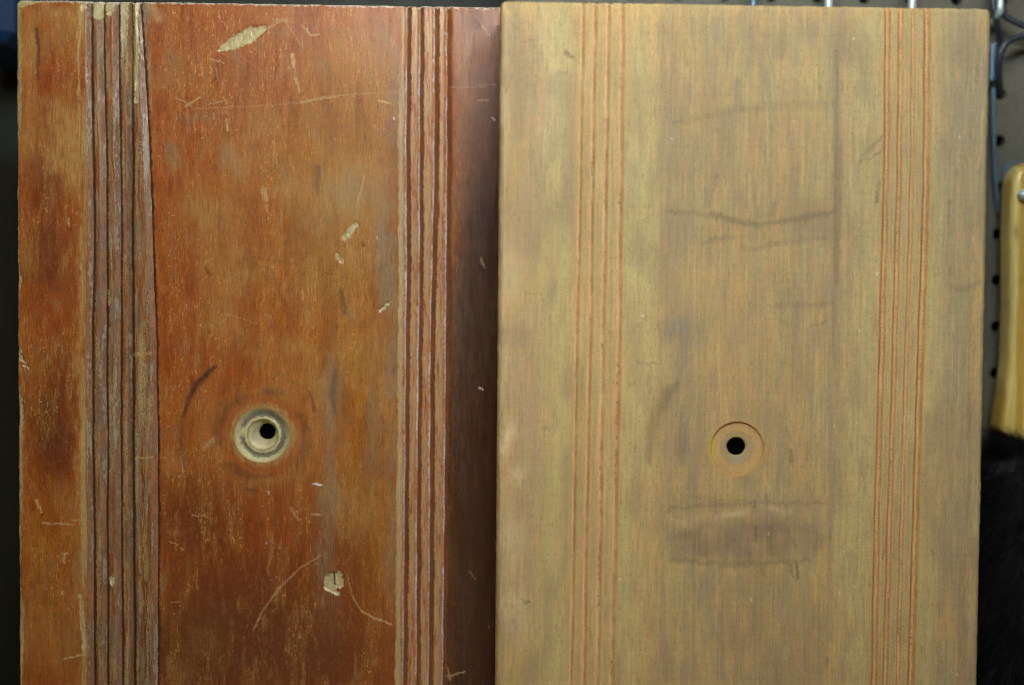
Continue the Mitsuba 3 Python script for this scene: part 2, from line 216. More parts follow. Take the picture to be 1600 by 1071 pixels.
TAN_STAINED = [
    (108.9,79.1,4.3,9.3,0,0.5), (91.8,99.3,4.3,8.1,0,0.45), (115.3,134.7,6.2,4.3,0,0.35), (140.2,171.3,9.3,4.3,0,0.35), (117.9,171.5,9.3,3.7,0,0.3), 
    (164.1,151.9,4.3,3.1,0,0.4), (181.4,102.2,3.7,9.3,0,0.3), (149.5,73.8,4.3,6.2,0,0.3), (130.5,90.0,4.3,4.3,0,0.35), (100.4,165.2,12.4,5.0,0,0.3), 
    (26.4,67.4,8.1,18.6,0,0.7), (22.2,318.3,12.4,18.6,0,0.35), (162.3,99.2,18.6,18.6,0,0.5), (101.9,99.8,9.3,12.4,0,0.3), (24.8,73.7,10.5,15.5,0,0.75), 
    (20.1,62.7,9.3,9.3,0,0.4), (21.9,6.1,13.9,5.0,0,0.8), (6.2,22.0,4.3,18.6,0,0.6), (26.6,15.5,12.4,7.4,0,0.4), (6.0,62.9,4.3,21.7,0,0.45), (21.7,53.3,8.1,4.3,20,0.65), 
    (23.2,73.7,9.3,9.3,0,0.6), (28.8,81.6,4.3,12.4,0,0.7), (23.0,130.7,3.7,6.8,0,0.45), (7.3,126.1,5.0,12.4,0,0.4), (16.6,149.8,6.2,6.2,0,0.2), (13.3,180.1,8.1,3.7,0,0.3), 
    (89.3,103.1,4.3,8.1,0,0.5), (104.5,76.9,3.1,8.1,0,0.55), (112.4,77.4,5.0,12.4,0,0.3), (86.1,101.5,6.8,15.5,0,0.2), (113.1,134.7,3.7,7.4,0,0.4), 
    (108.3,120.4,2.5,6.8,0,0.4), (143.3,153.7,3.1,5.0,0,0.45), (100.4,158.8,18.6,6.2,0,0.28), (87.7,171.7,2.5,9.3,0,0.3), (137.4,88.3,3.1,5.0,0,0.35), 
    (162.3,92.8,15.5,11.2,0,0.75), (149.6,102.5,9.3,9.3,0,0.5), (168.6,76.8,12.4,12.4,0,0.4), (133.6,93.1,9.3,9.3,0,0.4), (168.8,124.7,12.4,12.4,0,0.4), 
    (146.4,131.2,15.5,18.6,0,0.35), (120.9,61.5,12.4,12.4,0,0.3), (101.9,131.6,12.4,27.9,0,0.35), (169.2,253.5,10.5,12.4,0,0.5), (156.3,243.8,9.3,12.4,0,0.5), 
    (140.3,221.2,12.4,18.6,0,0.4), (168.9,176.0,12.4,12.4,0,0.35), (159.1,89.6,3.1,3.7,0,0.3), (172.2,188.8,6.2,3.7,0,0.35), (78.2,77.8,4.3,8.1,0,0.35), 
    (31.7,157.7,1.9,46.5,0,0.7), (31.5,218.4,1.9,43.4,0,0.8), (30.0,286.0,3.1,27.9,0,0.45), (31.9,106.8,1.9,18.6,0,0.6), (33.3,75.2,1.2,18.6,0,0.5), 
    (4.8,315.1,6.2,12.4,0,0.35), (21.0,244.1,4.3,8.1,0,0.35), (78.0,264.0,4.3,3.1,0,0.4), (58.9,266.6,2.5,8.7,0,0.5), (59.3,109.7,2.5,9.3,0,0.6), (58.9,124.0,2.5,6.2,0,0.5), 
    (57.9,318.4,2.5,18.6,0,0.35), (108.3,214.9,18.6,17.4,0,0.45), (135.5,221.2,7.4,21.7,0,0.4), (132.2,195.5,6.2,15.5,0,0.35), (121.1,237.4,12.4,6.2,0,0.35), 
    (76.5,227.9,4.3,5.6,0,0.35), (92.4,318.4,9.3,12.4,0,0.15), (146.6,189.0,7.4,12.4,0,0.4), (133.8,169.8,4.3,6.2,0,0.35), (167.7,266.4,4.3,9.3,0,0.25), 
    (79.6,334.7,5.6,9.3,0,0.25), (143.0,32.7,5.6,4.3,0,0.25), (158.9,18.2,6.2,4.3,0,0.25), ]
GREY_STAINED = [
    (104.5,76.3,2.8,8.1,0,0.5), (153.7,201.8,4.0,21.7,0,0.65), (156.0,240.5,2.8,27.9,0,0.55), (151.6,269.7,3.7,27.9,0,0.5), (177.1,201.7,3.7,37.2,0,0.4), 
    (163.9,92.8,12.4,9.3,0,0.5), (181.5,113.3,4.3,15.5,0,0.85), (182.5,137.3,4.7,18.6,0,0.85), (185.6,175.9,3.1,24.8,0,0.6), (185.2,221.0,2.8,43.4,0,0.55), 
    (186.0,272.9,2.8,37.2,0,0.6), (184.5,73.4,3.7,27.9,0,0.4), (185.9,35.3,3.1,27.9,0,0.45), (157.2,195.3,6.2,15.5,0,0.55), (156.1,176.1,3.7,12.4,0,0.4), 
    (164.1,150.3,3.7,4.3,0,0.4), (148.6,87.2,2.8,6.2,0,0.4), (149.6,108.9,9.3,5.6,0,0.2), (225.6,7.8,4.3,5.6,30,0.5), (218.6,6.3,2.5,4.3,0,0.5), (220.9,22.1,4.3,12.4,0,0.35), 
    (219.6,63.5,2.5,7.4,0,0.5), (223.0,92.2,4.3,18.6,0,0.18), (220.2,162.8,6.2,27.9,0,0.45), (221.3,133.8,5.0,18.6,0,0.25), (218.8,195.0,3.7,24.8,0,0.3), 
    (240.0,220.8,12.4,18.6,0,0.0), (151.9,31.0,2.5,3.1,0,0.4), (157.8,201.8,2.5,4.3,0,0.5), (76.7,30.5,6.8,12.4,0,0.3), (111.4,36.3,7.4,18.6,0,0.15), 
    (177.9,16.4,8.1,18.6,0,0.3), (86.2,58.8,8.1,3.1,0,0.4), (43.2,221.6,18.6,124.0,0,0.12), (175.5,221.1,4.3,24.8,0,0.3), (133.5,13.9,18.6,9.3,0,0.15), 
    (78.3,74.7,3.1,5.0,0,0.5), (157.9,234.1,2.5,18.6,0,0.3), (151.5,250.3,3.1,18.6,0,0.3), (156.5,285.9,4.3,27.9,0,0.25), ]
DARK_BLOT = [
    (15.3,94.4,6.8,18.6,0,0.4), (19.7,176.9,8.1,12.4,0,0.3), (14.7,221.7,9.3,12.4,0,0.35), (16.4,205.7,10.5,21.7,0,0.5), (15.2,126.0,10.5,18.6,0,0.35), 
    (124.4,302.2,68.2,27.9,0,0.35), (156.4,276.2,24.8,27.9,0,0.3), (86.0,247.2,37.2,18.6,0,0.3), (15.2,116.5,5.6,7.4,0,0.5), (15.1,132.4,5.0,6.2,0,0.5), 
    (18.0,202.5,5.6,11.2,0,0.5), (13.2,207.3,4.3,7.4,0,0.4), (22.6,221.7,8.1,11.2,0,0.35), (4.1,135.6,3.7,4.3,0,0.4), (9.7,287.6,5.0,4.3,0,0.3), (14.4,295.7,6.8,3.7,0,0.3), 
    (150.1,318.5,27.9,15.5,0,0.3), (111.6,305.4,27.9,18.6,0,0.3), (124.4,334.7,43.4,18.6,0,0.3), (89.2,195.7,3.7,12.4,0,0.15), (86.0,328.2,40.3,27.9,0,1.0), 
    (95.6,321.7,31.0,18.6,0,0.7), (86.0,253.6,18.6,18.6,0,0.4), (162.8,253.5,12.4,18.6,0,0.25), (127.6,318.5,34.1,24.8,0,0.75), (102.0,286.0,37.2,18.6,0,0.5), 
    (86.0,263.3,24.8,12.4,0,0.5), (163.0,325.0,21.7,21.7,0,0.55), (140.5,338.0,49.6,15.5,0,0.6), (17.9,218.5,9.3,18.6,0,0.6), (10.1,205.7,6.2,18.6,0,0.4), 
    (21.2,189.7,7.4,12.4,0,0.4), (13.7,91.2,7.4,15.5,0,0.35), (156.4,272.9,18.6,27.9,0,0.3), (121.1,240.6,9.3,2.8,0,0.35), (79.7,218.2,2.5,12.4,0,0.2), ]
GREEN_SANDED = [
    (26.8,17.5,7.4,37.2,0,0.8), (25.8,75.1,6.8,49.6,0,0.7), (27.3,145.2,6.8,49.6,0,0.7), (28.0,212.8,6.2,46.5,0,0.7), (25.4,274.7,6.2,40.3,0,0.6), (28.0,318.2,6.8,27.9,0,0.7), 
    (66.9,59.4,8.1,62.0,0,0.8), (69.4,135.6,8.7,55.8,0,0.8), (65.6,212.6,8.1,49.6,0,0.7), (63.4,290.2,8.1,49.6,0,0.7), (174.5,33.6,9.3,40.3,0,0.6), 
    (177.1,97.8,7.4,37.2,0,0.5), (175.3,168.7,7.4,37.2,0,0.5), (174.8,230.8,8.1,40.3,0,0.7), (174.2,290.2,9.3,40.3,0,0.8), (210.4,42.2,5.0,49.6,0,0.5), 
    (210.4,125.2,4.3,46.5,0,0.7), (208.6,196.4,5.0,46.5,0,0.8), (207.0,274.5,6.2,55.8,0,0.8), (155.0,268.3,12.4,18.6,0,0.5), (128.2,40.3,12.4,12.4,0,0.3), 
    (149.8,37.0,12.4,15.5,0,0.4), (233.4,180.8,2.5,93.0,0,0.4), (229.7,274.5,2.8,77.5,0,0.6), (131.0,231.0,18.6,5.0,0,0.4), (97.4,277.7,18.6,9.3,0,0.4), 
    (94.7,305.8,9.3,18.6,0,0.5), ]
PURPLE_SANDED = [
    (13.1,17.7,7.4,12.4,0,0.4), (5.6,34.4,3.7,3.7,0,0.7), (16.4,50.9,9.3,15.5,0,0.55), (13.8,99.5,9.3,18.6,0,0.45), (10.9,116.3,6.2,6.2,0,0.5), (17.3,151.4,6.8,11.2,0,0.5), 
    (11.3,172.9,7.4,15.5,0,0.6), (15.5,197.4,5.6,15.5,0,0.65), (18.8,219.0,3.1,18.6,0,0.6), (10.3,237.5,5.6,12.4,0,0.3), (14.4,277.8,5.0,7.4,0,0.6), 
    (16.7,262.3,3.1,21.7,0,0.4), (1.3,259.2,3.7,6.2,0,0.0), (79.0,37.9,3.7,31.0,0,0.5), (79.4,74.4,3.7,24.8,0,0.4), (81.4,114.1,5.0,12.4,0,0.6), (80.1,129.4,3.7,15.5,0,0.4), 
    (86.5,153.9,6.8,5.6,0,0.9), (89.7,163.1,2.5,12.4,0,0.7), (81.9,152.4,5.0,3.1,0,0.5), (88.4,181.6,3.1,18.6,0,0.3), (95.3,234.2,4.3,4.3,0,0.4), (100.9,71.1,7.4,24.8,30,0.3), 
    (113.9,119.9,12.4,12.4,0,0.15), (160.9,33.8,2.8,21.7,0,0.75), (162.3,67.3,2.5,24.8,0,0.95), (162.3,101.0,2.5,21.7,0,0.8), (162.7,128.7,2.8,18.6,0,0.7), 
    (161.7,162.6,1.6,24.8,0,0.7), (161.8,206.0,1.9,31.0,0,0.6), (162.0,255.8,1.9,34.1,0,0.5), (161.0,305.9,1.6,24.8,0,0.5), (228.6,159.1,1.6,21.7,0,0.9), 
    (228.7,193.2,1.9,21.7,0,0.9), (228.6,236.9,2.2,27.9,0,0.9), (228.0,287.0,2.5,34.1,0,0.9), (227.8,324.8,2.5,18.6,0,0.8), (229.3,131.2,4.3,4.3,0,0.6), 
    (215.6,69.7,4.3,18.6,0,0.3), (215.0,39.1,4.3,15.5,0,0.3), (210.1,27.0,2.5,12.4,0,0.3), (218.2,125.1,6.2,12.4,0,0.4), (218.4,212.0,7.4,27.9,0,0.3), 
    (219.6,274.5,7.4,24.8,0,0.3), (215.4,143.7,4.3,15.5,0,0.4), (87.8,254.4,8.1,5.0,0,0.9), (103.3,255.3,13.6,6.8,0,0.95), (118.9,257.4,13.6,7.4,0,0.95), 
    (136.1,255.2,14.3,7.4,0,0.85), (150.8,255.2,5.6,6.8,0,0.7), (95.7,262.1,8.1,4.3,0,0.9), (112.8,264.6,18.6,3.1,0,0.5), (134.6,264.6,12.4,2.5,0,0.4), 
    (152.5,15.6,12.4,12.4,0,0.2), (134.0,15.9,18.6,6.2,0,0.2), (126.2,10.9,2.8,2.5,0,0.6), (115.4,7.1,18.6,12.4,0,0.25), (169.5,107.1,6.2,9.3,0,0.3), 
    (102.0,150.7,27.9,12.4,0,0.12), (127.6,209.2,5.0,24.8,0,0.3), (85.7,212.5,18.6,27.9,0,0.25), (151.5,144.2,18.6,37.2,0,0.15), (94.8,318.3,2.5,18.6,0,0.4), 
    (107.0,293.3,9.3,18.6,0,0.25), (126.1,318.4,3.1,15.5,0,0.3), ]
ORANGE_SANDED = [
    (66.4,7.8,15.5,18.6,0,0.6), (54.2,17.1,7.4,18.6,0,0.5), (5.8,57.1,8.1,9.3,0,0.55), (8.9,69.2,9.3,18.6,0,0.4), (23.6,5.5,15.5,6.2,0,0.2), (155.4,5.0,18.6,6.2,0,0.4), 
    (121.5,4.0,21.7,4.3,0,0.3), (233.0,5.3,3.1,6.2,0,0.6), (233.1,134.3,2.8,37.2,0,0.8), (232.8,180.8,2.2,31.0,0,0.7), (222.7,112.7,7.4,18.6,0,0.4), 
    (108.4,169.2,12.4,24.8,0,0.4), (123.5,144.4,12.4,18.6,0,0.45), (135.0,79.9,18.6,18.6,0,0.35), (140.8,58.4,12.4,15.5,0,0.25), (98.6,132.3,9.3,12.4,0,0.4), 
    (106.0,218.6,15.5,18.6,0,0.35), (113.8,113.8,9.3,8.1,0,0.35), (149.0,181.3,15.5,18.6,0,0.25), (152.8,227.8,12.4,18.6,0,0.25), (73.8,252.8,12.4,37.2,0,0.45), 
    (74.3,299.5,6.2,31.0,0,0.3), (160.0,283.9,6.2,27.9,0,0.5), (163.7,318.4,7.4,18.6,0,0.5), (219.9,293.3,8.1,18.6,0,0.6), (217.1,230.7,9.3,18.6,0,0.4), 
    (226.7,315.4,4.3,12.4,0,0.5), (7.2,231.4,5.6,18.6,0,0.35), (9.3,305.7,8.1,18.6,0,0.2), (190.0,33.4,12.4,18.6,0,0.25), (134.5,252.7,18.6,2.5,0,0.3), 
    (124.2,187.6,9.3,18.6,0,0.3), (143.2,209.2,9.3,18.6,0,0.35), (9.6,145.3,7.4,12.4,0,0.4), ]
PALE_SANDED = [
    (1.7,36.0,2.2,27.9,0,0.6), (1.5,90.5,1.9,31.0,0,0.6), (4.8,127.0,6.8,18.6,0,0.4), (4.0,209.8,4.3,9.3,30,0.8), (11.7,222.1,3.7,6.2,30,0.6), (5.9,256.1,5.0,18.6,0,0.5), 
    (7.7,293.3,6.8,12.4,0,0.5), (2.1,169.9,1.9,31.0,0,0.4), (122.9,98.4,3.1,3.1,0,0.0), (115.6,243.4,18.6,2.5,0,0.4), (90.8,246.6,9.3,2.5,0,0.35), 
    (137.5,243.4,18.6,2.2,0,0.3), (23.9,38.7,6.2,37.2,0,0.25), ]
BLUE_SANDED = [
    (86.5,152.4,5.6,3.7,0,0.9), (90.9,160.0,1.9,15.5,0,0.6), (89.1,209.4,2.2,12.4,0,0.7), (93.2,193.9,2.5,18.6,0,0.4), (95.3,231.1,2.5,9.3,0,0.4), (105.2,274.6,3.1,9.3,0,0.4), 
    (106.5,305.8,2.5,24.8,0,0.4), (100.0,283.9,3.1,6.2,0,0.4), (86.2,126.3,1.6,18.6,0,0.3), (92.7,104.8,1.9,18.6,0,0.25), (110.3,312.1,1.9,18.6,0,0.35), 
    (128.2,141.3,1.9,24.8,0,0.25), (222.4,97.3,4.3,12.4,0,0.3), (212.4,69.8,3.1,15.5,0,0.3), ]

STAINED = dict(origin=(-0.235, 0.0, 0.0), width=241.0, height=374.0, thick=18.0)
SANDED = dict(origin=(0.0035, -0.030, -0.0043), width=236.0, height=369.7, thick=18.0)
SOCKET_STAINED, SOCKET_SANDED = (121.0, 215.0), (115.8, 212.8)


def wiggle(i, v, lib):
    return 0.10 * lib.sin(v * (0.071 + .013 * i) + 1.7 * i) + 0.05 * lib.sin(v * (0.31 + .037 * i) + 2.9 * i) + 0.035 * lib.sin(v * (1.1 + .09 * i) + 4.1 * i)


def groove_u(g, i, v, lib, clip):
    u = g[0][1] + wiggle(i, v, lib)
    for (v0, u0), (v1, u1) in zip(g, g[1:]):
        u = u + (u1 - u0) / (v1 - v0) * clip(v - v0, 0, v1 - v0)
    return u


def stroke_mask(u, v, S, edge=0.35):
    m = mi.Float(0)
    for u0, v0, u1, v1, r0, r1, st in S:
        du, dv = u1 - u0, v1 - v0
        l2 = max(du * du + dv * dv, 1e-6)
        t = dr.clip(((u - u0) * du + (v - v0) * dv) / l2, 0, 1)
        d = dr.sqrt(dr.square(u - u0 - t * du) + dr.square(v - v0 - t * dv))
        r = r0 + (r1 - r0) * t
        m = dr.maximum(m, st * (1 - smoothstep(1 - edge, 1 + edge, d / r)))
    return m


def blot_mask(u, v, B):
    m = mi.Float(0)
    for u0, v0, ru, rv, an, st in B:
        c, s = math.cos(math.radians(an)), math.sin(math.radians(an))
        du, dv = u - u0, v - v0
        q = dr.square((du * c + dv * s) / ru) + dr.square((dv * c - du * s) / rv)
        m = m + (1 - m) * st * dr.exp(-q * 1.1)
    return m


def board_uv(p, board):
    o = board['origin']
    return (p.x - o[0]) * 1000, (o[2] - p.z) * 1000


def lerp1(a, b, t):
    return a + (b - a) * t


# --- old red varnish
VARNISH, RED, GOLD, DEEP = (.41, .122, .020), (.31, .055, .011), (.42, .185, .026), (.115, .036, .015)
TANWEAR, GREYWEAR, BAREWOOD, SOOT = (.50, .32, .13), (.29, .245, .185), (.66, .57, .31), (.032, .022, .015)
PEACH, LAVENDER, OLIVE = (.50, .25, .12), (.40, .33, .32), (.42, .32, .13)
GROOVE_STAINED = [  # left wall width, right wall width, depth
    (2.4, 1.7, 1.9), (2.8, 1.5, 2.2), (2.6, 1.5, 2.0), (1.7, 2.0, 3.4), (3.2, 1.2, 1.2), (1.4, 2.2, 2.0), (1.6, 2.0, 2.0), (1.6, 2.4, 2.0), (2.0, 1.9, 2.0)]
GROOVE_SANDED = [(1.2, 1.2, 1.3), (1.5, 1.3, 1.5), (1.6, 1.3, 1.2), (1.4, 1.6, 1.5), (1.5, 1.5, 1.5), (1.3, 1.3, 1.4), (1.0, 1.0, 1.2), (1.6, 2.0, 1.5)]


def stained_color(p, n, uv):
    u, v = board_uv(p, STAINED)
    w1, w2 = noise(u * .22, v * .11, 3), noise(u * .9, v * .35, 7)
    uw = u + (w1 - .5) * 5.0 + (w2 - .5) * 1.6
    vw = v + (noise(u * .2, v * .1, 11) - .5) * 9.0
    streak = noise(u * 2.6, v * .16, 1) * .55 + noise(u * 5.5, v * .45, 2) * .45
    cloud = noise(u * .13, v * .035, 51) * .55 + noise(u * .5, v * .10, 52) * .45
    fine = noise(u * 9.0, v * 1.1, 5)
    col = mix(VARNISH, RED, dr.clip(blot_mask(uw, vw, RED_STAINED) + (streak - .5) * .7, 0, 1))
    col = mix(col, GOLD, dr.clip(blot_mask(uw, vw, GOLD_STAINED) * (.55 + .9 * streak), 0, 1))
    col = mix(col, DEEP, dr.clip(blot_mask(uw, vw, DARK_BLOT) * (.75 + .5 * streak), 0, .95))
    # strip beyond the right-hand grooves: dark varnish plus the pale board's shadow, painted in
    wear = smoothstep(.42, .66, cloud)
    col = mix(col, (.46, .24, .075), .26 * wear * (.3 + .9 * streak))
    col = mix(col, (.20, .048, .014), .40 * smoothstep(.50, .28, cloud) * (.35 + .9 * streak))
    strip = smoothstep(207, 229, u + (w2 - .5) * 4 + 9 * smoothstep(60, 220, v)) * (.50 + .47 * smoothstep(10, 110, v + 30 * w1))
    # rubbed through in vertical flecks
    fleck = smoothstep(.60, .76, noise(u * .95, v * .24, 21) * .5 + noise(u * 2.3, v * .5, 22) * .5)
    col = mix(col, (.52, .30, .12), fleck * smoothstep(.38, .62, noise(u * .10, v * .045, 23)) * (.24 + .26 * wear) * (1 - .75 * strip))
    hair = smoothstep(.66, .84, noise(u * 2.6, v * .42, 31))
    col = mix(col, (.60, .34, .12), hair * (.06 + .22 * wear) * (1 - .7 * strip))
    dots = smoothstep(.80, .90, noise(u * 1.5, v * .75, 33))
    col = mix(col, (.60, .42, .20), dots * (.12 + .45 * wear) * (1 - .6 * strip))
    pit = smoothstep(.66, .84, noise(u * 1.9, v * .38, 41))
    col = mix(col, DEEP, pit * (.34 - .2 * wear))
    smear = smoothstep(.58, .78, noise(u * .45, v * .14, 43) * .6 + noise(u * 1.6, v * .3, 44) * .4)
    col = mix(col, (.30, .20, .13), smear * .38 * (.3 + wear) * (1 - .6 * strip))
    tan = blot_mask(uw, vw, TAN_STAINED)
    col = mix(col, TANWEAR, dr.clip(tan * (.35 + 1.1 * noise(u * 2.2, v * .30, 9)), 0, .95))
    grey = blot_mask(uw, vw, GREY_STAINED)
    col = mix(col, GREYWEAR, dr.clip(grey * (.3 + 1.2 * noise(u * 2.6, v * .28, 13)), 0, .9))
    col = mix(col, mix((.078, .034, .014), (.018, .012, .009), smoothstep(45, 190, v + 40 * w1)), strip * (1 - .16 * streak))  # cast shadow in the colour, deepening downward and towards the join
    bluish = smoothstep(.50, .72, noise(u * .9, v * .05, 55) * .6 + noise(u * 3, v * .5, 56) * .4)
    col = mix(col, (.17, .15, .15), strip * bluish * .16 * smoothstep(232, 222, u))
    col = col * mi.Color3f(.98, .83, .555)
    # the reeded bands are worn to greys and tans
    band = smoothstep(35, 36.5, u) * (1 - smoothstep(65, 66.5, u))
    rub = noise(u * .9, v * .06, 61) * .5 + noise(u * 2.5, v * .3, 62) * .5
    col = mix(col, mix(OLIVE, mix(TANWEAR, GREYWEAR, smoothstep(.40, .65, noise(u * .8, v * .07, 65))), smoothstep(.35, .65, rub)), band * smoothstep(.32, .62, rub) * .80)
    col = mix(col, (.22, .11, .04), band * smoothstep(.50, .75, noise(u * .45, v * .045, 66) * .6 + streak * .4) * .7)
    col = mix(col, (.56, .48, .20), band * smoothstep(.62, .80, noise(u * .8, v * .04, 67) * .65 + fine * .35) * .7)
    band2 = smoothstep(189, 190.5, u) * (1 - smoothstep(210.5, 212, u))
    col = mix(col, mix(PEACH, TANWEAR, smoothstep(.35, .7, rub)), band2 * smoothstep(.15, .5, rub) * .9)
    col = col * (1 - .20 * band)
    for i, g in enumerate(GROOVES_STAINED):
        wl, wr, dp = GROOVE_STAINED[i]
        s = u - groove_u(g, i, v, dr, dr.clip)
        rag = (noise(u * .6, v * .7, 71 + i) - .5) * (1.3 if i == 4 else .9)
        left = smoothstep(-wl - .4, -wl + .5, s + rag) * (1 - smoothstep(-.4, .0, s))  # left walls: worn grey plus lamplight from the right, painted in
        nz = noise(u * .5, v * .06 + i * 9, 5) * .6 + noise(u * 2.2, v * .5, 6 + i) * .4
        if i < 5:
            lc = mix(mix((.34, .17, .085), (.22, .13, .075), smoothstep(.30, .5, nz)), (.36, .28, .20), smoothstep(.56, .74, nz))
        else:
            lc = mix(PEACH, (.66, .62, .59), smoothstep(-1.1, -.6, s + rag) * smoothstep(.28, .55, noise(v * .10, i * 3.7, 2) * .6 + noise(v * .6, i * 2.3, 4) * .4))  # lamp highlight painted as a pale line on these left walls
        col = mix(col, lc, left * dr.clip(.35 + .9 * nz, 0, 1))
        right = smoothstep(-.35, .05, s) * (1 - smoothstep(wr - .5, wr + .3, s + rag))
        col = mix(col, mix((.12, .035, .013), (.055, .028, .016), nz) if i < 5 else mix((.26, .085, .028), (.12, .05, .024), nz), right * .95)  # right walls face away from the lamp: their shade painted dark
        # a worn edge before the first cut of each band
    edge1 = smoothstep(-7.2, -5.4, u - groove_u(GROOVES_STAINED[0], 0, v, dr, dr.clip) + (w2 - .5) * 2) * (1 - smoothstep(-3.4, -2.4, u - groove_u(GROOVES_STAINED[0], 0, v, dr, dr.clip)))
    col = mix(col, (.52, .36, .13), edge1 * smoothstep(.25, .7, noise(u * .5, v * .03, 77) * .65 + streak * .35) * .9)
    edge2 = smoothstep(-4.6, -3.6, u - groove_u(GROOVES_STAINED[5], 5, v, dr, dr.clip) + (w2 - .5)) * (1 - smoothstep(-2.6, -1.4, u - groove_u(GROOVES_STAINED[5], 5, v, dr, dr.clip)))
    col = mix(col, (.52, .42, .20), edge2 * .75 * smoothstep(20, 60, v))
    # dull halo round the knob seat
    r = dr.sqrt(dr.square(u - SOCKET_STAINED[0]) + dr.square(v - SOCKET_STAINED[1])) + (w2 - .5) * 2.2
    col = mix(col, mix(TANWEAR, OLIVE, .6), (1 - smoothstep(14.2, 17.5, r)) * (.35 + .5 * streak) * .75)
    col = mix(col, (.36, .075, .015), smoothstep(16.0, 17.5, r) * (1 - smoothstep(20, 23, r)) * .45)
    col = mix(col, (.07, .035, .020), smoothstep(18.5, 21.5, r) * (1 - smoothstep(22, 26, r)) * .42 * smoothstep(.35, .7, noise(u * .12, v * .12, 19)))
    # scratches, chips, soot
    us, vs = u + (noise(u * 1.1, v * 1.1, 81) - .5) * .8, v + (noise(u * 1.1, v * 1.1, 82) - .5) * .9
    col = mix(col, (.60, .40, .18), stroke_mask(us, vs, SCRATCH_STAINED, .95) * (.55 + .6 * fine))
    col = mix(col, SOOT, stroke_mask(uw * .25 + us * .75, vs, DARK_STAINED, .9) * (.5 + .9 * streak))
    uj = u + (noise(u * .9, v * .9, 83) - .5) * 1.1
    vj = v + (noise(u * .9, v * .9, 84) - .5) * 1.1
    chip = stroke_mask(uj, vj, CHIPS_STAINED, .22)
    col = mix(col, mix((.50, .44, .19), BAREWOOD, noise(u * .6, v * .4, 85)), chip * (.75 + .3 * fine))
    col = mix(col, (.06, .045, .02), stroke_mask(u, v, KNOT_SLIT, .6))
    col = mix(col, (.75, .72, .68), stroke_mask(us, vs, WHITE_STAINED, .5))
    # worn top arris with its lamp gleam painted pale; bare left end
    rim = 1 - smoothstep(.5, 1.4, v + (w2 - .5) * 1.6)
    col = mix(col, (.62, .54, .42), rim * .85)
    side = 1 - smoothstep(.6, 1.4, u / (.35 + 1.5 * smoothstep(.30, .75, noise(v * .045, 3.0, 9)) + .8 * noise(v * .5, 7.0, 9)))
    col = mix(col, (.55, .45, .20), side * (.5 + .5 * fine))
    return col * (.62 + .36 * fine + .42 * streak)


def stained_rough(p, n, uv):
    u, v = board_uv(p, STAINED)
    m = blot_mask(u, v, GREY_STAINED[:8])
    return dr.clip(.25 + .22 * noise(u * .8, v * .12, 3) + .14 * noise(u * 5, v * .6, 4) + .15 * m, .2, .9)


def stained_relief(p, n, uv):
    u, v = board_uv(p, STAINED)
    return .6 * noise(u * 4.0, v * .28, 1) + .4 * noise(u * 9.0, v * 1.3, 2) + .5 * noise(u * .5, v * .2, 3)


# --- stripped and sanded wood
WOODC, GREENW, PURPLEW, ORANGEW, PALEW, BLUEW = (.485, .365, .158), (.51, .445, .190), (.290, .214, .130), (.52, .335, .125), (.68, .57, .36), (.23, .23, .185)
CUT, CUTSHADE, GHOST = (.64, .42, .22), (.36, .20, .065), (.15, .102, .056)


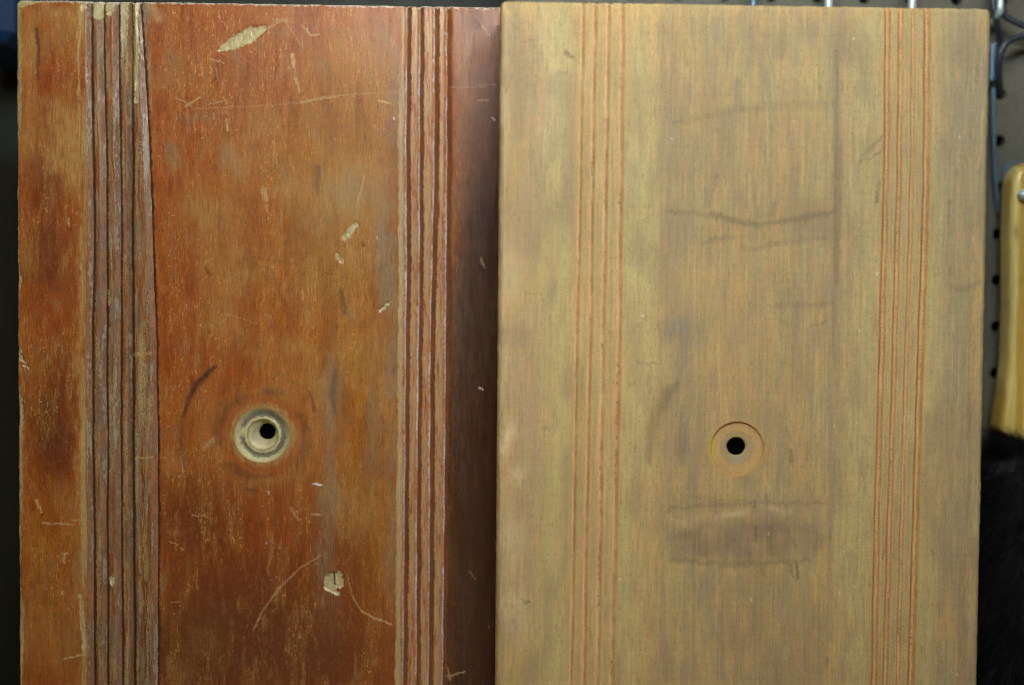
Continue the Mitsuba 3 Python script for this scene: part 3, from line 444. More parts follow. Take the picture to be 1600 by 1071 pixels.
def sanded_color(p, n, uv):
    u, v = board_uv(p, SANDED)
    w1 = noise(u * .16, v * .08, 3)
    w2 = noise(u * .7, v * .3, 7)
    uw = u + (w1 - .5) * 6.0 + (w2 - .5) * 2.0
    vw = v + (noise(u * .15, v * .08, 11) - .5) * 12.0
    grain = noise(u * 1.7, v * .07, 1)
    grain2 = noise(u * 3.4, v * .10, 2) * .6 + noise(u * 6.5, v * .22, 12) * .4
    fine = noise(u * 8.5, v * .9, 5)
    sand = noise(u * 3.6, v * 3.4, 6)
    col = mix(WOODC, (.40, .295, .135), smoothstep(.3, .75, grain * .6 + grain2 * .4))
    # the middle panel and the right strip are darker and greyer than the rest
    mid = smoothstep(70, 84, u + (w2 - .5) * 3) * (1 - smoothstep(163, 182, u + (w2 - .5) * 3))
    col = mix(col, mix((.41, .29, .130), (.36, .29, .140), smoothstep(.4, .6, noise(u * .35, v * .02, 15))), mid * .75)
    strip = smoothstep(212, 220, u)
    col = mix(col, (.275, .245, .148), strip * .9)
    col = mix(col, (.385, .33, .185), .5 * smoothstep(130, 195, u))
    col = mix(col, GREENW, dr.clip(blot_mask(uw, vw, GREEN_SANDED) * (.6 + .6 * grain), 0, .95))
    col = mix(col, ORANGEW, dr.clip(blot_mask(uw, vw, ORANGE_SANDED) * (.5 + .7 * grain2), 0, .9))
    col = mix(col, PALEW, dr.clip(blot_mask(uw, vw, PALE_SANDED) * (.85 + .5 * w2), 0, .95))
    up = u + (w2 - .5) * 1.6
    col = mix(col, mix((.44, .315, .195), PURPLEW, smoothstep(25, 60, u)), dr.clip(blot_mask(up, vw, PURPLE_SANDED) * (.80 + .55 * grain2), 0, .95))
    col = mix(col, BLUEW, dr.clip(blot_mask(up, vw, BLUE_SANDED) * (.35 + .9 * grain2), 0, .9))
    # long stripes of the grain
    col = mix(col, (.33, .255, .145), smoothstep(.62, .86, noise(u * 1.0, v * .020, 25)) * (.20 + .35 * mid) * (.4 + .8 * grain2))
    col = mix(col, (.56, .44, .19), smoothstep(.60, .85, noise(u * 1.5, v * .035, 26)) * .32)
    col = mix(col, (.55, .345, .145), smoothstep(.53, .75, noise(u * .35, v * .07, 27) * .6 + noise(u * 1.5, v * .12, 28) * .4) * .34)
    col = mix(col, (.32, .245, .155), smoothstep(.50, .75, noise(u * .22, v * .075, 34) * .65 + noise(u * 1.3, v * .10, 35) * .35) * (.26 + .26 * mid))
    col = mix(col, (.46, .42, .20), smoothstep(.52, .75, noise(u * .30, v * .06, 36) * .6 + noise(u * 1.6, v * .09, 37) * .4) * .20)
    col = mix(col, (.30, .225, .13), smoothstep(.60, .80, noise(u * .12, v * .05, 38) * .7 + grain2 * .3) * .45)
    pore = smoothstep(.72, .84, noise(u * 5.0, v * .28, 29))
    col = mix(col, (.22, .155, .08), pore * .42)
    for i, g in enumerate(GROOVES_SANDED):
        wl, wr, dp = GROOVE_SANDED[i]
        s = u - groove_u(g, i, v, dr, dr.clip)
        rag = (noise(u * .8, v * .9, 71 + i) - .5) * .7
        nz = noise(u * .8, v * .10 + i * 7, 5) * .5 + noise(u * 2.0, v * 1.0, 6 + i) * .5
        body = smoothstep(-wl - .3, -wl + .7, s + rag) * (1 - smoothstep(wr - .7, wr + .3, s + rag))
        col = mix(col, mix(CUT, (.68, .50, .29), nz) if i < 4 else mix((.50, .28, .11), (.64, .44, .23), nz), body * (.70 + .25 * nz))
        halo = (1 - smoothstep(wl, wl + 2.2, dr.abs(s) + rag))
        col = mix(col, (.54, .40, .15), halo * (1 - body) * .45)
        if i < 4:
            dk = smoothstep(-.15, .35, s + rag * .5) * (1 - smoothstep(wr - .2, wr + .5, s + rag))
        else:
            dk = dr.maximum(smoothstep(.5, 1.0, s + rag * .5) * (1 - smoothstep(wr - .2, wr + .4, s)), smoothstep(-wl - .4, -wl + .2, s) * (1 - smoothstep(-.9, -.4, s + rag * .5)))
        col = mix(col, CUTSHADE, dk * ((.30 if i < 4 else .50) + .60 * noise(v * .25, i * 5.1, 8)))  # groove shade painted brown onto the cut walls
        crumb = smoothstep(.66, .80, noise(u * 1.5, v * 1.5, 91 + i)) * smoothstep(-1.0, -.2, s) * (1 - smoothstep(.3, 1.1, s))
        col = mix(col, (.20, .12, .06), crumb * (.85 if i < 4 else .55) * smoothstep(.35, .75, noise(v * .05, i * 7.7, 9)))
    band = stroke_mask(u + (w2 - .5) * 3, v + (grain - .5) * 3 + (w1 - .5) * 4, BAND_SANDED, .40)
    col = mix(col, (.235, .175, .105), band * dr.clip(.0 + .85 * noise(u * .14, v * .20, 45) + .4 * (grain2 - .4), 0, 1))
    us, vs = u + (noise(u * .8, v * .8, 81) - .5) * 1.0, v + (noise(u * .5, v * .4, 82) - .5) * 1.6
    col = mix(col, GHOST, stroke_mask(us, vs + (grain - .5) * 1.2, GHOST_SANDED, .8) * (.50 + .60 * grain2))
    col = mix(col, (.50, .27, .19), stroke_mask(us, vs, PINK_SANDED, .9) * (.3 + .6 * sand))
    col = mix(col, (.85, .82, .70), stroke_mask(u, v, SPECK_SANDED, .6) * .55)
    r = dr.sqrt(dr.square(u - SOCKET_SANDED[0]) + dr.square(v - SOCKET_SANDED[1]))
    col = mix(col, ORANGEW, (1 - smoothstep(12.5, 16, r)) * .5)
    col = col * (1 + .05 * (1 - smoothstep(60, 110, u)))
    return col * (.66 + .22 * fine + .36 * grain2 + .24 * sand) * (.90 + .20 * noise(u * 10.0, v * .055, 46)) * mi.Color3f(1.085, 1.025, .965)


def sanded_relief(p, n, uv):
    u, v = board_uv(p, SANDED)
    return .5 * noise(u * 4.5, v * .25, 1) + .9 * noise(u * 3.2, v * 3.0, 2) + .3 * noise(u * .4, v * .25, 3)


def proc(fn, eps=1e-3):
    return mikit.proc(fn, eps)


def bumped(key, inner, fn, scale, eps=2e-4):
    scene[key] = {'type': 'twosided', 'bsdf': {'type': 'bumpmap', 'height': proc(fn, eps), 'scale': scale, 'bsdf': inner}}


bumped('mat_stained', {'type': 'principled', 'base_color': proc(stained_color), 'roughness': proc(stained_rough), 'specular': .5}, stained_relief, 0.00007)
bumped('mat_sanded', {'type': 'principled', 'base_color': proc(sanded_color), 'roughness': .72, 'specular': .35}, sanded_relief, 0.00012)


def socket_stained_color(p, n, uv):
    u, v = board_uv(p, STAINED)
    du, dv = u - SOCKET_STAINED[0], v - SOCKET_STAINED[1]
    r = dr.sqrt(dr.square(du) + dr.square(dv)) + (noise(u * .9, v * .9, 4) - .5) * .8
    f = noise(u * 5, v * 1.2, 3)
    col = mix((.56, .52, .27), (.68, .60, .32), noise(u * .3, v * .3, 5))
    col = mix(col, (.50, .36, .13), smoothstep(12.6, 14.2, r) * .6)
    grime = smoothstep(8.9, 9.7, r) * (1 - smoothstep(11.0, 12.0, r))
    col = mix(col, (.075, .075, .065), grime * smoothstep(.12, .42, noise(u * .16 + 3, v * .16, 6) * .7 + dr.abs(dv) * .035) * .78)
    col = mix(col, (.34, .36, .30), smoothstep(11.0, 11.6, r) * (1 - smoothstep(12.4, 13.2, r)) * smoothstep(.2, -.6, dv / 13) * .6)  # upper bevel greyed: its shade is put into the colour
    col = mix(col, (.30, .28, .12), smoothstep(6.8, 7.4, r) * (1 - smoothstep(7.9, 8.4, r)) * .75)
    col = mix(col, (.36, .31, .17), (1 - smoothstep(4.5, 6.5, r)) * .6)
    return col * (.85 + .25 * f)


def socket_sanded_color(p, n, uv):
    u, v = board_uv(p, SANDED)
    du, dv = u - SOCKET_SANDED[0], v - SOCKET_SANDED[1]
    r = dr.sqrt(dr.square(du) + dr.square(dv)) + (noise(u * .9, v * .9, 4) - .5) * .5
    col = mix((.54, .33, .12), (.58, .39, .18), noise(u * 3, v * .1, 5))
    col = mix(col, (.38, .29, .14), (1 - smoothstep(7.6, 8.6, r)) * .7)
    col = mix(col, (.45, .22, .05), smoothstep(11.6, 12.4, r) * .45)
    spot = smoothstep(11.2, 11.9, r) * smoothstep(.80, .93, -du / dr.maximum(r, .1))
    col = mix(col, (.62, .48, .03), spot * .9)
    crumb = (1 - smoothstep(2.0, 3.2, dr.sqrt(dr.square(du) * .6 + dr.square(dv - 5.4))))
    col = mix(col, (.40, .35, .24), crumb * .45)
    return col * (.88 + .2 * noise(u * 6, v * .8, 3))


scene['mat_socket_stained'] = {'type': 'twosided', 'bsdf': {'type': 'principled', 'base_color': proc(socket_stained_color), 'roughness': .5, 'specular': .4}}
scene['mat_socket_sanded'] = {'type': 'twosided', 'bsdf': {'type': 'principled', 'base_color': proc(socket_sanded_color), 'roughness': .75, 'specular': .3}}


def pegboard_color(p, n, uv):
    a = fbm(p.x * 60, p.z * 60, 1.0, 3)
    b = noise(p.x * 900, p.z * 900, 2.0)
    return mix((.112, .112, .082), (.142, .140, .104), a) * (.85 + .3 * b)


def steel_color(p, n, uv):
    return mix((.42, .47, .50), (.25, .29, .32), fbm(p.x * 120, p.z * 60, p.y * 120, 3))


def handle_color(p, n, uv):
    x, z = (p.x - 0.2870) * 1000, p.z * 1000
    k = x * (.38 + .0011 * (z + 90)) + .6 * noise(x * .15, z * .03, 4)
    flame = .5 + .5 * dr.sin(k * 2.2 + 1.4 * noise(x * .1, z * .02, 2) * 3)
    col = mix((.52, .34, .065), (.70, .56, .17), smoothstep(.25, .8, flame))
    kn = dr.square((x + 10.0) / 1.0) + dr.square((z + 108) / 3.5)
    col = mix(col, (.25, .14, .03), dr.exp(-kn) * .7)
    return col * (.88 + .2 * noise(x * 3, z * .15, 3))


def bench_color(p, n, uv):
    return mix((.16, .10, .055), (.24, .16, .09), fbm(p.x * 8, p.y * 60, 1.0, 4))


def dark_color(p, n, uv):
    return mix((.026, .031, .026), (.042, .047, .038), fbm(p.x * 14, p.z * 8, 3.0, 3))


scene['mat_pegboard'] = {'type': 'twosided', 'bsdf': {'type': 'principled', 'base_color': proc(pegboard_color), 'roughness': .6, 'specular': .35}}
scene['mat_steel'] = {'type': 'twosided', 'bsdf': {'type': 'principled', 'base_color': proc(steel_color), 'roughness': .28, 'metallic': .9}}
scene['mat_bright'] = {'type': 'twosided', 'bsdf': {'type': 'principled', 'base_color': {'type': 'rgb', 'value': (.60, .76, .74)}, 'roughness': .38, 'metallic': .35, 'specular': .6}}  # pale colour stands in for the lamp highlight on the steel
scene['mat_wire'] = {'type': 'twosided', 'bsdf': {'type': 'principled', 'base_color': {'type': 'rgb', 'value': (.035, .047, .062)}, 'roughness': .38, 'metallic': .1, 'specular': .5}}
scene['mat_rod'] = {'type': 'twosided', 'bsdf': {'type': 'principled', 'base_color': {'type': 'rgb', 'value': (.13, .22, .31)}, 'roughness': .35, 'metallic': .3, 'specular': .5}}
scene['mat_plate'] = {'type': 'twosided', 'bsdf': {'type': 'principled', 'base_color': {'type': 'rgb', 'value': (.13, .20, .24)}, 'roughness': .45, 'metallic': .35}}
scene['mat_handle'] = {'type': 'twosided', 'bsdf': {'type': 'principled', 'base_color': proc(handle_color), 'roughness': .38, 'specular': .5, 'clearcoat': .4, 'clearcoat_gloss': .7}}
scene['mat_bristle'] = {'type': 'twosided', 'bsdf': {'type': 'principled', 'base_color': {'type': 'rgb', 'value': (.008, .008, .009)}, 'roughness': .6, 'specular': .15}}
scene['mat_bench'] = {'type': 'twosided', 'bsdf': {'type': 'principled', 'base_color': proc(bench_color), 'roughness': .6}}
scene['mat_dark'] = {'type': 'twosided', 'bsdf': {'type': 'principled', 'base_color': proc(dark_color), 'roughness': .55, 'specular': .3}}
scene['mat_blue'] = {'type': 'twosided', 'bsdf': {'type': 'principled', 'base_color': {'type': 'rgb', 'value': (.012, .04, .11)}, 'roughness': .45, 'specular': .5}}
scene['mat_white_enamel'] = {'type': 'twosided', 'bsdf': {'type': 'principled', 'base_color': {'type': 'rgb', 'value': (.8, .8, .78)}, 'roughness': .4}}

# ------------------------------------------------------------------ the setting: bench, wall
add('workbench', box((-1.1, -0.75, -0.414), (1.1, 0.055, -0.3742), .003), 'mat_bench')
tag('workbench', 'brown wooden workbench top that the two boards stand on', 'workbench')
add('wall', box((-1.6, 0.17, -1.2), (1.6, 0.20, 1.2)), 'mat_dark', smooth=False)
tag('wall', kind='structure')


# ------------------------------------------------------------------ the two boards
def steps(parts):
    out = []
    for a, b, h in parts:
        out += list(np.linspace(a, b, max(2, int(round((b - a) / h)) + 1))[:-1])
    return np.array(out + [parts[-1][1]])


def chips_np(u, v, S):
    m = np.zeros_like(u)
    for u0, v0, u1, v1, r0, r1, st in S:
        du, dv = u1 - u0, v1 - v0
        t = np.clip(((u - u0) * du + (v - v0) * dv) / max(du * du + dv * dv, 1e-6), 0, 1)
        d = np.hypot(u - u0 - t * du, v - v0 - t * dv) / (r0 + (r1 - r0) * t)
        m = np.maximum(m, st * np.clip((1.15 - d) / .45, 0, 1))
    return m


def board_mesh(board, us, vs, grooves, shape, socket, seat_r, arris, corner, chips, rough, ragged):
    W, H, T = board['width'], board['height'], board['thick']
    u, v = np.meshgrid(us, vs)
    P = lambda s, k: np.stack([u * s[0], v * s[1], np.full_like(u, k)], -1)
    depth = .10 * (meshkit.fbm(P((.05, .02), 1.5), 3) - .5)
    depth += rough * (meshkit.noise(P((1.3, 1.1), 4.5), 3) - .5)
    cut = np.zeros_like(u)
    for i, g in enumerate(grooves):
        wl, wr, dp = shape[i]
        s = u - groove_u(g, i, v, np, np.clip)
        s = s + ragged * (1.5 if len(grooves) == 9 and i == 4 else .8) * (.5 * meshkit.noise(P((.9, .9), 20.5 + i), 7) + .5 * meshkit.noise(P((.3, .21), 25.5 + i), 7) - .5)
        along = .75 + .5 * meshkit.noise(np.stack([v * .08, v * 0 + i, v * 0], -1), 9) + ragged * .4 * (meshkit.noise(P((.7, .45), 30.5 + i), 8) - .5)
        prof = np.where(s < 0, 1 + s / wl, 1 - s / wr)
        prof = np.clip(prof, 0, 1)
        prof = prof * prof * (1.6 - .6 * prof) if wl < 0 else prof ** 1.15
        cut = np.maximum(cut, dp * along * prof)
    depth = depth + cut
    if chips is not None:
        wob = np.stack([u * .9, v * .9, 0 * u], -1)
        uj, vj = u + (meshkit.noise(wob, 41) - .5) * 1.4, v + (meshkit.noise(wob, 42) - .5) * 1.4
        depth += .7 * chips_np(uj, vj, chips) * (.7 + .7 * meshkit.noise(P((1.1, .7), 50.5), 5))
    r = np.hypot(u - socket[0], v - socket[1])
    depth = np.where(r < seat_r, 2.6, depth)
    rag = .35 * ragged * (meshkit.noise(P((.0, .35), 60.5), 6) - .5) * 2
    d = np.minimum(np.minimum(u, W - u), v)
    rr = arris * (.75 + .6 * meshkit.noise(P((.05, .06), 70.5), 4))
    x = np.clip(rr - d, 0, rr)
    depth = depth + rr - np.sqrt(np.maximum(rr * rr - x * x, 0))
    inset = np.where(v < corner, corner - np.sqrt(np.maximum(corner ** 2 - (corner - v) ** 2, 0)), 0)
    uu = inset + u * (W - 2 * inset) / W + rag * np.exp(-u / 2.0) - rag * np.exp(-(W - u) / 2.0)
    vv = v + .25 * ragged * (meshkit.noise(P((.35, 0), 80.5), 6) - .5) * 2 * np.exp(-v / 2.0)
    o = np.array(board['origin'])
    V = np.stack([o[0] + uu / 1000, o[1] + depth / 1000, o[2] - vv / 1000], -1)
    nv, nu = u.shape
    idx = np.arange(nv * nu).reshape(nv, nu)
    q = np.stack([idx[:-1, :-1], idx[1:, :-1], idx[1:, 1:], idx[:-1, 1:]], -1).reshape(-1, 4)
    verts, faces = [V.reshape(-1, 3)], [q]
    keep = (r.reshape(-1)[q] > seat_r - 1.0).any(1)
    faces[0] = q[keep]
    n = nv * nu
    # sides and back: a skirt from the front's rim
    rims = [(V[0, ::-1]), (V[:, 0]), (V[-1, :]), (V[::-1, -1])]
    for e in rims:
        b = e.copy()
        b[:, 1] = o[1] + T / 1000
        m = len(e)
        verts += [e, b]
        k = np.arange(m - 1)
        faces.append(np.stack([n + k, n + m + k, n + m + k + 1, n + k + 1], -1)[:, ::-1])
        n += 2 * m
    back = shapely.box(0, 0, W, H).difference(shapely.Point(*socket).buffer(9.0, quad_segs=12))
    bv, bf = trimesh.creation.triangulate_polygon(back, engine='earcut')
    verts.append(np.stack([o[0] + bv[:, 0] / 1000, np.full(len(bv), o[1] + T / 1000), o[2] - bv[:, 1] / 1000], -1))
    tri = np.vstack([np.vstack([f[:, [0, 1, 2]], f[:, [0, 2, 3]]]) for f in faces] + [bf + n])
    return np.vstack(verts), tri


def lathe(board, centre, profile, sides=96, shift=None, seed=1):
    """A turned seat in a board's face: profile of (radius, depth) in mm; shift moves each ring by (u, v) mm."""
    o = np.array(board['origin'])
    ang = np.arange(sides) * 2 * np.pi / sides
    V = []
    for k, (r, d) in enumerate(profile):
        su, sv = shift[k] if shift is not None else (0, 0)
        wob = 1 + (.035 if r < 6 else .010) * (meshkit.noise(np.stack([np.cos(ang) * 2.2 + 5, np.sin(ang) * 2.2 + 5, 0 * ang + k * .7], -1), seed) - .5) * 2
        V.append(np.stack([o[0] + (centre[0] + su + r * wob * np.cos(ang)) / 1000, o[1] + (d + 0 * ang) / 1000, o[2] - (centre[1] + sv + r * wob * np.sin(ang)) / 1000], -1))
    V = np.vstack(V)
    f = []
    for k in range(len(profile) - 1):
        for s in range(sides):
            a, b = k * sides + s, k * sides + (s + 1) % sides
            f += [[a, b, b + sides], [a, b + sides, a + sides]]
    m = trimesh.Trimesh(V, f, process=False)
    return m


us = steps([(0, 2.4, .2), (2.4, 30, .8), (30, 74, .27), (74, 105, .8), (105, 137, .35), (137, 184, .8), (184, 214, .27), (214, 241, 1.0)])
vs = steps([(0, 2.4, .2), (2.4, 199, .62), (199, 231, .35), (231, 345, .62), (345, 374, 2.0)])
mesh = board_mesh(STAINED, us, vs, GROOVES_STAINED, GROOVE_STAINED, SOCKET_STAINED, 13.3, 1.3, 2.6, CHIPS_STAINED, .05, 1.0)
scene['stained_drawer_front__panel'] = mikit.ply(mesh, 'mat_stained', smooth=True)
prof = [(14.1, .25), (13.9, -.04), (13.5, .05), (12.9, .55), (12.2, 1.35), (11.5, 2.0), (11.0, 2.35), (10.4, 2.5), (9.8, 2.4), (9.3, 1.9), (8.9, 1.65), (8.2, 1.6), (7.6, 1.75), (7.2, 2.1), (6.4, 2.9), (5.6, 3.5), (4.9, 4.2), (4.2, 4.9), (4.05, 5.8), (9.0, 6.6), (9.0, 18.0)]
sh = [(0, 0)] * 8 + [(0, 0), (-.1, -.1), (-.2, -.2), (-.2, -.3), (-.2, -.3), (0, -.3), (.4, -.6), (.9, -.9), (1.3, -1.2), (1.6, -1.4), (1.7, -1.4), (.5, -.3), (0, 0)]
scene['stained_drawer_front__knob_seat'] = mikit.ply(lathe(STAINED, SOCKET_STAINED, prof, shift=sh, seed=3), 'mat_socket_stained', smooth=25)
tag('stained_drawer_front', 'worn red-brown varnished drawer front with chips and scratches, left of the pale one', 'drawer front')
tag('stained_drawer_front__knob_seat', 'bare yellow ringed knob hole with grey grime')

us = steps([(0, 3.4, .22), (3.4, 32, .8), (32, 64, .27), (64, 100, .8), (100, 131, .35), (131, 179, .8), (179, 214, .27), (214, 232.9, .8), (232.9, 236.0, .22)])
vs = steps([(0, 3.0, .2), (3.0, 198, .62), (198, 228, .35), (228, 335, .62), (335, 369.7, 2.0)])
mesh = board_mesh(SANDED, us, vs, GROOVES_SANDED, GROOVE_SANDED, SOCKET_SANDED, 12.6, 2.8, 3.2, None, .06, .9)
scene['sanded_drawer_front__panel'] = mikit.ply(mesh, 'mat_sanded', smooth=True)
prof = [(13.5, .25), (13.3, -.03), (13.0, .04), (12.75, .45), (12.5, .95), (11.5, 1.0), (9.0, 1.0), (8.4, 1.0), (8.15, 1.2), (7.6, 1.25), (5.6, 1.3), (5.0, 1.4), (4.6, 1.7), (4.5, 2.4), (9.0, 3.8), (9.0, 18.0)]
sh = [(0, 0)] * 9 + [(0, 0), (-.1, -.2), (-.25, -.5), (-.3, -.9), (-.3, -1.0), (0, 0), (0, 0)]
scene['sanded_drawer_front__knob_seat'] = mikit.ply(lathe(SANDED, SOCKET_SANDED, prof, shift=sh, seed=8), 'mat_socket_sanded', smooth=25)
tag('sanded_drawer_front', 'stripped pale tan drawer front with faint grey stains, right of the varnished one', 'drawer front')
tag('sanded_drawer_front__knob_seat', 'shallow orange-tan round knob recess with a black hole')

# ------------------------------------------------------------------ pegboard behind
PEG_Y, PX, PZ = 0.0456, 0.2783, -0.05695
outer = shapely.box(0.012, -0.3735, 0.62, 0.40)
holes = []
for a in range(-10, 14):
    for b in range(-12, 18):
        x, z = PX + a * .0254, PZ + b * .0254
        if 0.02 < x < 0.61 and -.366 < z < .39:
            holes.append(shapely.Point(x, z).buffer(.0032, quad_segs=6))
sheet = outer.difference(shapely.union_all(holes))
m = trimesh.creation.extrude_polygon(sheet, .005, engine='earcut')
m.vertices = np.stack([m.vertices[:, 0], PEG_Y + .005 - m.vertices[:, 2], m.vertices[:, 1]], -1)
m.invert()
m.fix_normals()
add('pegboard', m, 'mat_pegboard', smooth=False)
tag('pegboard', 'grey-brown pegboard panel full of round black holes behind the drawer fronts', 'pegboard')

# ------------------------------------------------------------------ bench brush hanging on the pegboard
BX = 0.2870
prof = [(-.0704, 0.0), (-.0708, .0035), (-.0722, .0066), (-.0750, .0095), (-.0790, .0116), (-.0860, .0124), (-.1000, .0127), (-.1204, .0124), (-.1450, .0118), (-.1750, .0119), (-.1900, .0132), (-.2020, .0148), (-.2100, .0161), (-.2128, .0163)]
left = [(BX - w, z) for z, w in prof]
right = [(BX + w, z) for z, w in prof]
bottom = [(BX - .0163 + .0326 * t, -.2128 - .0068 * math.sin(math.pi * t) ** .8) for t in np.linspace(0, 1, 15)[1:-1]]
outline = shapely.Polygon(left + bottom + right[::-1]).buffer(0)
HOLE = (0.2892, -0.0935)
rows = []
for y, inset in ((.0205, .0028), (.0212, .0014), (.0226, .0004), (.0245, 0), (.0335, 0), (.0352, .0006), (.0362, .0022)):
    rows.append((y, outline.buffer(-inset, quad_segs=6)))


def ring(poly, n=140):
    e = poly.exterior
    if not e.is_ccw:
        e = e.reverse()
    c = np.array([e.interpolate(t, normalized=True).coords[0] for t in np.linspace(0, 1, n, endpoint=False)])
    k = np.argmax(c[:, 1] - 5 * np.abs(c[:, 0] - BX))
    return np.roll(c, -k, axis=0)


def cap(poly_ring, hole_r, y, flip):
    hole = shapely.Point(*HOLE).buffer(hole_r, quad_segs=8)
    p = shapely.Polygon(poly_ring).buffer(0).difference(hole)
    v, f = trimesh.creation.triangulate_polygon(p, engine='earcut')
    m = trimesh.Trimesh(np.stack([v[:, 0], np.full(len(v), y), v[:, 1]], -1), f, process=False)
    want = 1 if flip else -1
    if m.face_normals[:, 1].mean() * want < 0:
        m.invert()
    return m


R = [(y, ring(p)) for y, p in rows]
V = np.vstack([np.stack([c[:, 0], np.full(len(c), y), c[:, 1]], -1) for y, c in R])
n = len(R[0][1])
F = []
for k in range(len(R) - 1):
    for s in range(n):
        a, b = k * n + s, k * n + (s + 1) % n
        F += [[a, b, b + n], [a, b + n, a + n]]
wallm = trimesh.Trimesh(V, F, process=False)
ang = np.linspace(0, 2 * np.pi, 32, endpoint=False)
hr = [(.0205, .0047), (.0213, .0042), (.0355, .0042), (.0362, .0047)]
hv = np.vstack([np.stack([HOLE[0] + r * np.cos(ang), np.full(32, y), HOLE[1] + r * np.sin(ang)], -1) for y, r in hr])
hf = []
for k in range(len(hr) - 1):
    for s in range(32):
        a, b = k * 32 + s, k * 32 + (s + 1) % 32
        hf += [[a, b + 32, b], [a, a + 32, b + 32]]
bore = trimesh.Trimesh(hv, hf, process=False)
handle = trimesh.util.concatenate([wallm, bore, cap(R[0][1], .0047, .0205, False), cap(R[-1][1], .0047, .0362, True)])
add('bench_brush__handle', handle, 'mat_handle', smooth=40)

core = tube([(BX, .031, -.2165), (BX, .031, -.235), (BX, .031, -.30), (BX, .031, -.362)], [.012, .022, .024, .018], 24)
core.vertices[:, 1] = .031 + (core.vertices[:, 1] - .031) * .50
bv, bf = [], []
for i in range(7000):
    z0 = rng.uniform(-.362, -.2185)
    t = (z0 + .2185) / -.1435
    th = rng.uniform(-np.pi, np.pi)
    root = np.array([BX + .006 * np.sin(th) + rng.uniform(-.006, .006), .031 - .004 * np.cos(th), z0])
    d = np.array([np.sin(th), -.42 * np.cos(th), .0])
    lift = rng.normal(-.15 + .22 * (1 - t) ** 3, .22)
    L = rng.uniform(.022, .034) * (.65 + .35 * min(1, t * 7))
    d1 = d + [0, 0, lift]
    d1 /= np.linalg.norm(d1)
    d2 = d1 + rng.normal(0, .22, 3) + [0, 0, -.15]
    pts = [root, root + d1 * L * .5, root + d1 * L * .5 + d2 * L * .5]
    side = np.cross(d1, rng.normal(size=3))
    side /= np.linalg.norm(side)
    side2 = np.cross(d1, side)
    w = .00016
    b0 = len(bv)
    for k, q in enumerate(pts):
        for a in (0, 2.094, 4.189):
            bv.append(q + (w * (1 - .6 * (k == 2))) * (math.cos(a) * side + math.sin(a) * side2))
    for k in (0, 1):
        for s in range(3):
            a, b = b0 + k * 3 + s, b0 + k * 3 + (s + 1) % 3
            bf += [[a, b, b + 3], [a, b + 3, a + 3]]
# loose hairs that stand up across the shoulder of the handle
for i in range(420):
    x0 = BX + rng.uniform(-.017, .017)
    root = np.array([x0, .0195 + rng.uniform(-.004, .004), -.221 + rng.uniform(-.004, .002)])
    d1 = np.array([rng.normal(-.35, .5) + 40 * (x0 - BX), rng.uniform(-.25, .05), rng.uniform(.25, 1.0)])
    d1 /= np.linalg.norm(d1)
    L = rng.uniform(.004, .010) * (2.0 if i % 9 == 0 else 1.0)
    d2 = d1 + rng.normal(0, .3, 3)
    side = np.cross(d1, [.3, 1, .2])
    side /= np.linalg.norm(side)
    side2 = np.cross(d1, side)
    b0 = len(bv)
    for k, q in enumerate([root, root + d1 * L * .5, root + (d1 + d2) * L * .5]):
        for a in (0, 2.094, 4.189):
            bv.append(q + .00014 * (1 - .6 * (k == 2)) * (math.cos(a) * side + math.sin(a) * side2))
    for k in (0, 1):
        for s in range(3):
            a, b = b0 + k * 3 + s, b0 + k * 3 + (s + 1) % 3
            bf += [[a, b, b + 3], [a, b + 3, a + 3]]
bristles = trimesh.util.concatenate([trimesh.Trimesh(np.array(bv), np.array(bf), process=False), core])
add('bench_brush__bristles', bristles, 'mat_bristle', smooth=False)
tag('bench_brush', 'bench brush with yellow wooden handle and bushy black bristles, hanging on the pegboard', 'brush')
tag('bench_brush__bristles', 'thick black bristles', kind='stuff')

# its hook: a blue-grey plate with a bright steel peg
pl = shapely.box(.2794 + .004, -.104 + .004, .326 - .004, -.0683 - .004).buffer(.004, quad_segs=6)
m = trimesh.creation.extrude_polygon(pl, .0016, engine='earcut')
m.vertices = np.stack([m.vertices[:, 0], .0448 - m.vertices[:, 2], m.vertices[:, 1]], -1)
m.fix_normals()
add('peg_hook__plate', m, 'mat_plate', smooth=False)
peg = tube([(.2853, .046, -.0905), (.2830, .034, -.0902), (.2790, .018, -.0888), (.2784, .0160, -.0885), (.2781, .0150, -.0884)], [.0026, .0026, .0028, .0025, .0012], 20)
add('peg_hook__peg', peg, 'mat_bright', smooth=50)
tag('peg_hook', 'blue-grey hook plate with a bright steel peg, holding the yellow-handled brush', 'hook')


# ------------------------------------------------------------------ hooks on the pegboard
def hook(name, pts, r, mat, label, bend=.006, cat='hook', group=None, sides=14):
    k = add(name, tube(rounded(pts, bend), r, sides), mat, smooth=50)
    tag(k, label, cat, group)
    return k


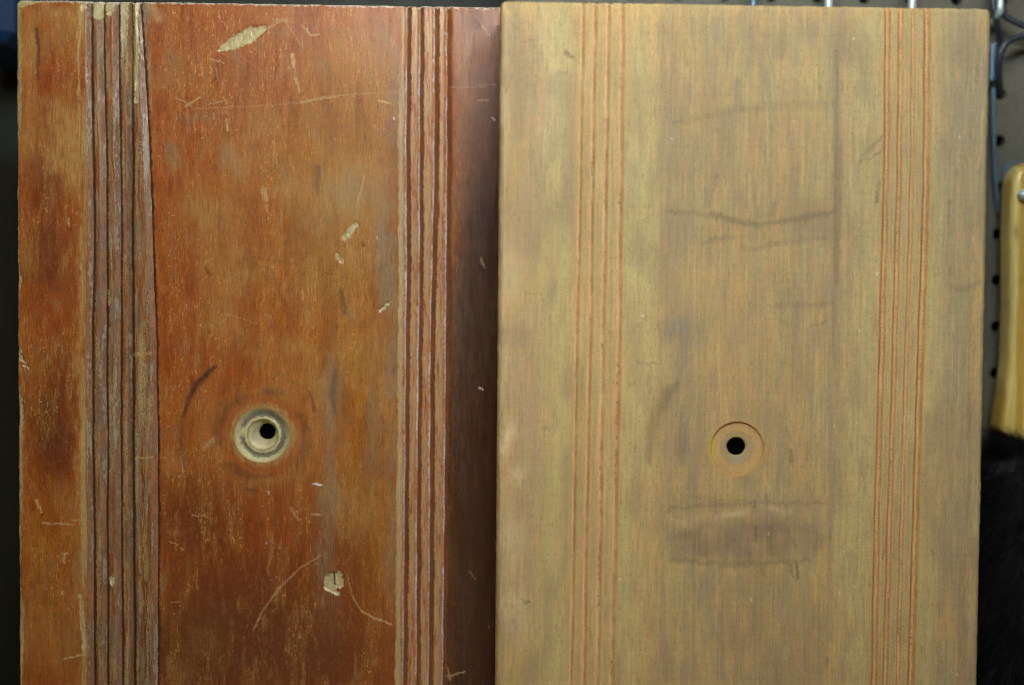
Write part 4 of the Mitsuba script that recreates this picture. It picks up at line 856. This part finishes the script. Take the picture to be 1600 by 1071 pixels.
Z1 = PZ + .0254
for x, mat, lab in ((.1376, 'mat_rod', 'blue-grey steel prong, leftmost of three poking up behind the pale board'),
                    (.1775, 'mat_bright', 'bright steel prong, middle one of three poking up behind the pale board'),
                    (.2220, 'mat_bright', 'light steel prong, rightmost of three poking up behind the pale board')):
    hx = PX + round((x - PX) / .0254) * .0254
    hook('steel_prong', [(hx, .052, Z1), (hx, .040, Z1), (x, .0285, Z1), (x, .028, .0), (x, .027, .045)], .0021, mat, lab)
hook('wire_hook', [(.2655, .026, .075), (.2660, .030, .0153), (.2674, .030, .0069), (.2705, .034, .0030), (.2783, .046, PZ + .0508), (.2783, .052, PZ + .0508)], .0015, 'mat_wire',
     'dark wire hook dropping past the upper right corner of the pale board', .004)
hook('bent_wire', [(.330, .030, -.018), (.297, .030, -.0045), (.2831, .030, .0021), (.2744, .031, .0058), (.2712, .031, .010), (.2706, .031, .040)], .0017, 'mat_wire',
     'upper of two black bent wires curving off rightwards high on the pegboard', .006)
hook('bent_wire', [(.330, .030, .004), (.297, .030, -.0008), (.2839, .030, -.0032), (.2764, .030, -.0051), (.2716, .030, -.0092), (.2705, .031, -.016), (.2724, .036, -.0225), (.2783, .046, PZ + .0254), (.2783, .052, PZ + .0254)], .0018, 'mat_wire',
     'lower of two black bent wires, curling down over the pegboard', .006)
hook('steel_peg', [(.2722, .052, .0040), (.2690, .036, .0055), (.2684, .026, .0075), (.2683, .026, .030)], .0017, 'mat_bright', 'short shiny steel peg beside the upper right corner of the pale board', .003, cat='peg')
rod = add('hanging_rod', tube([(.2711, .0385, -.0055), (.2716, .040, -.0277), (.2722, .040, -.052), (.2740, .041, -.075), (.2768, .0425, -.0965)], [.0013, .0014, .0013, .0012, .0009], 12), 'mat_rod', smooth=50)
scene['hanging_rod__rod'] = scene.pop(rod)
add('hanging_rod__collar', tube([(.2715, .040, -.0262), (.2716, .040, -.0292)], .0024, 14), 'mat_bristle', smooth=50)
add('hanging_rod__sleeve', tube([(.2698, .0375, -.0065), (.2702, .0385, -.0255)], .0016, 14), 'mat_rod', smooth=50)
tag('hanging_rod', 'thin blue steel rod hanging between the pale board and the brush', 'rod')

# ------------------------------------------------------------------ at the left, in the dark behind the stained board
tray = box((-.31, .075, -.004), (-.2665, .1698, .07), .006)
add('blue_tray', tray, 'mat_blue', smooth=False)
tag('blue_tray', 'dark blue plastic tray blurred beyond the top left corner of the varnished board', 'tray')


# ------------------------------------------------------------------ the lamps themselves
def tube_lamp(name, spec, label, rot=None):
    c, L, r = np.array(spec['centre']), spec['length'], spec['radius']
    t = trimesh.creation.cylinder(r, L, sections=24)
    t.apply_transform(rotm(np.pi / 2, [0, 1, 0]))
    t.apply_translation(c)
    scene[name + '__tube'] = mikit.ply(t, {'type': 'diffuse', 'reflectance': {'type': 'rgb', 'value': .7}}, smooth=30, emitter={'type': 'area', 'radiance': {'type': 'rgb', 'value': list(spec['power'])}})
    w = r * 3.2
    add(name + '__housing', box(c + [-L / 2 - .03, -w, r * 1.5], c + [L / 2 + .03, w, r * 1.5 + .03], .003), 'mat_white_enamel', smooth=False)
    for s in (-1, 1):
        x = c[0] + s * (L / 2 + .012)
        add(name + '__end_cap', box((x - .0115, c[1] - r * 1.3, c[2] - r * 1.3), (x + .0115, c[1] + r * 1.3, c[2] + r * 1.5 - .001), .002), 'mat_white_enamel', smooth=False)
    tag(name, label, 'lamp')


tube_lamp('bench_lamp', BENCH_LAMP, 'short white tube lamp over the bench, above and in front of the boards')
tube_lamp('fill_lamp', FILL_LAMP, 'long white tube lamp added for fill light, unseen behind the camera')
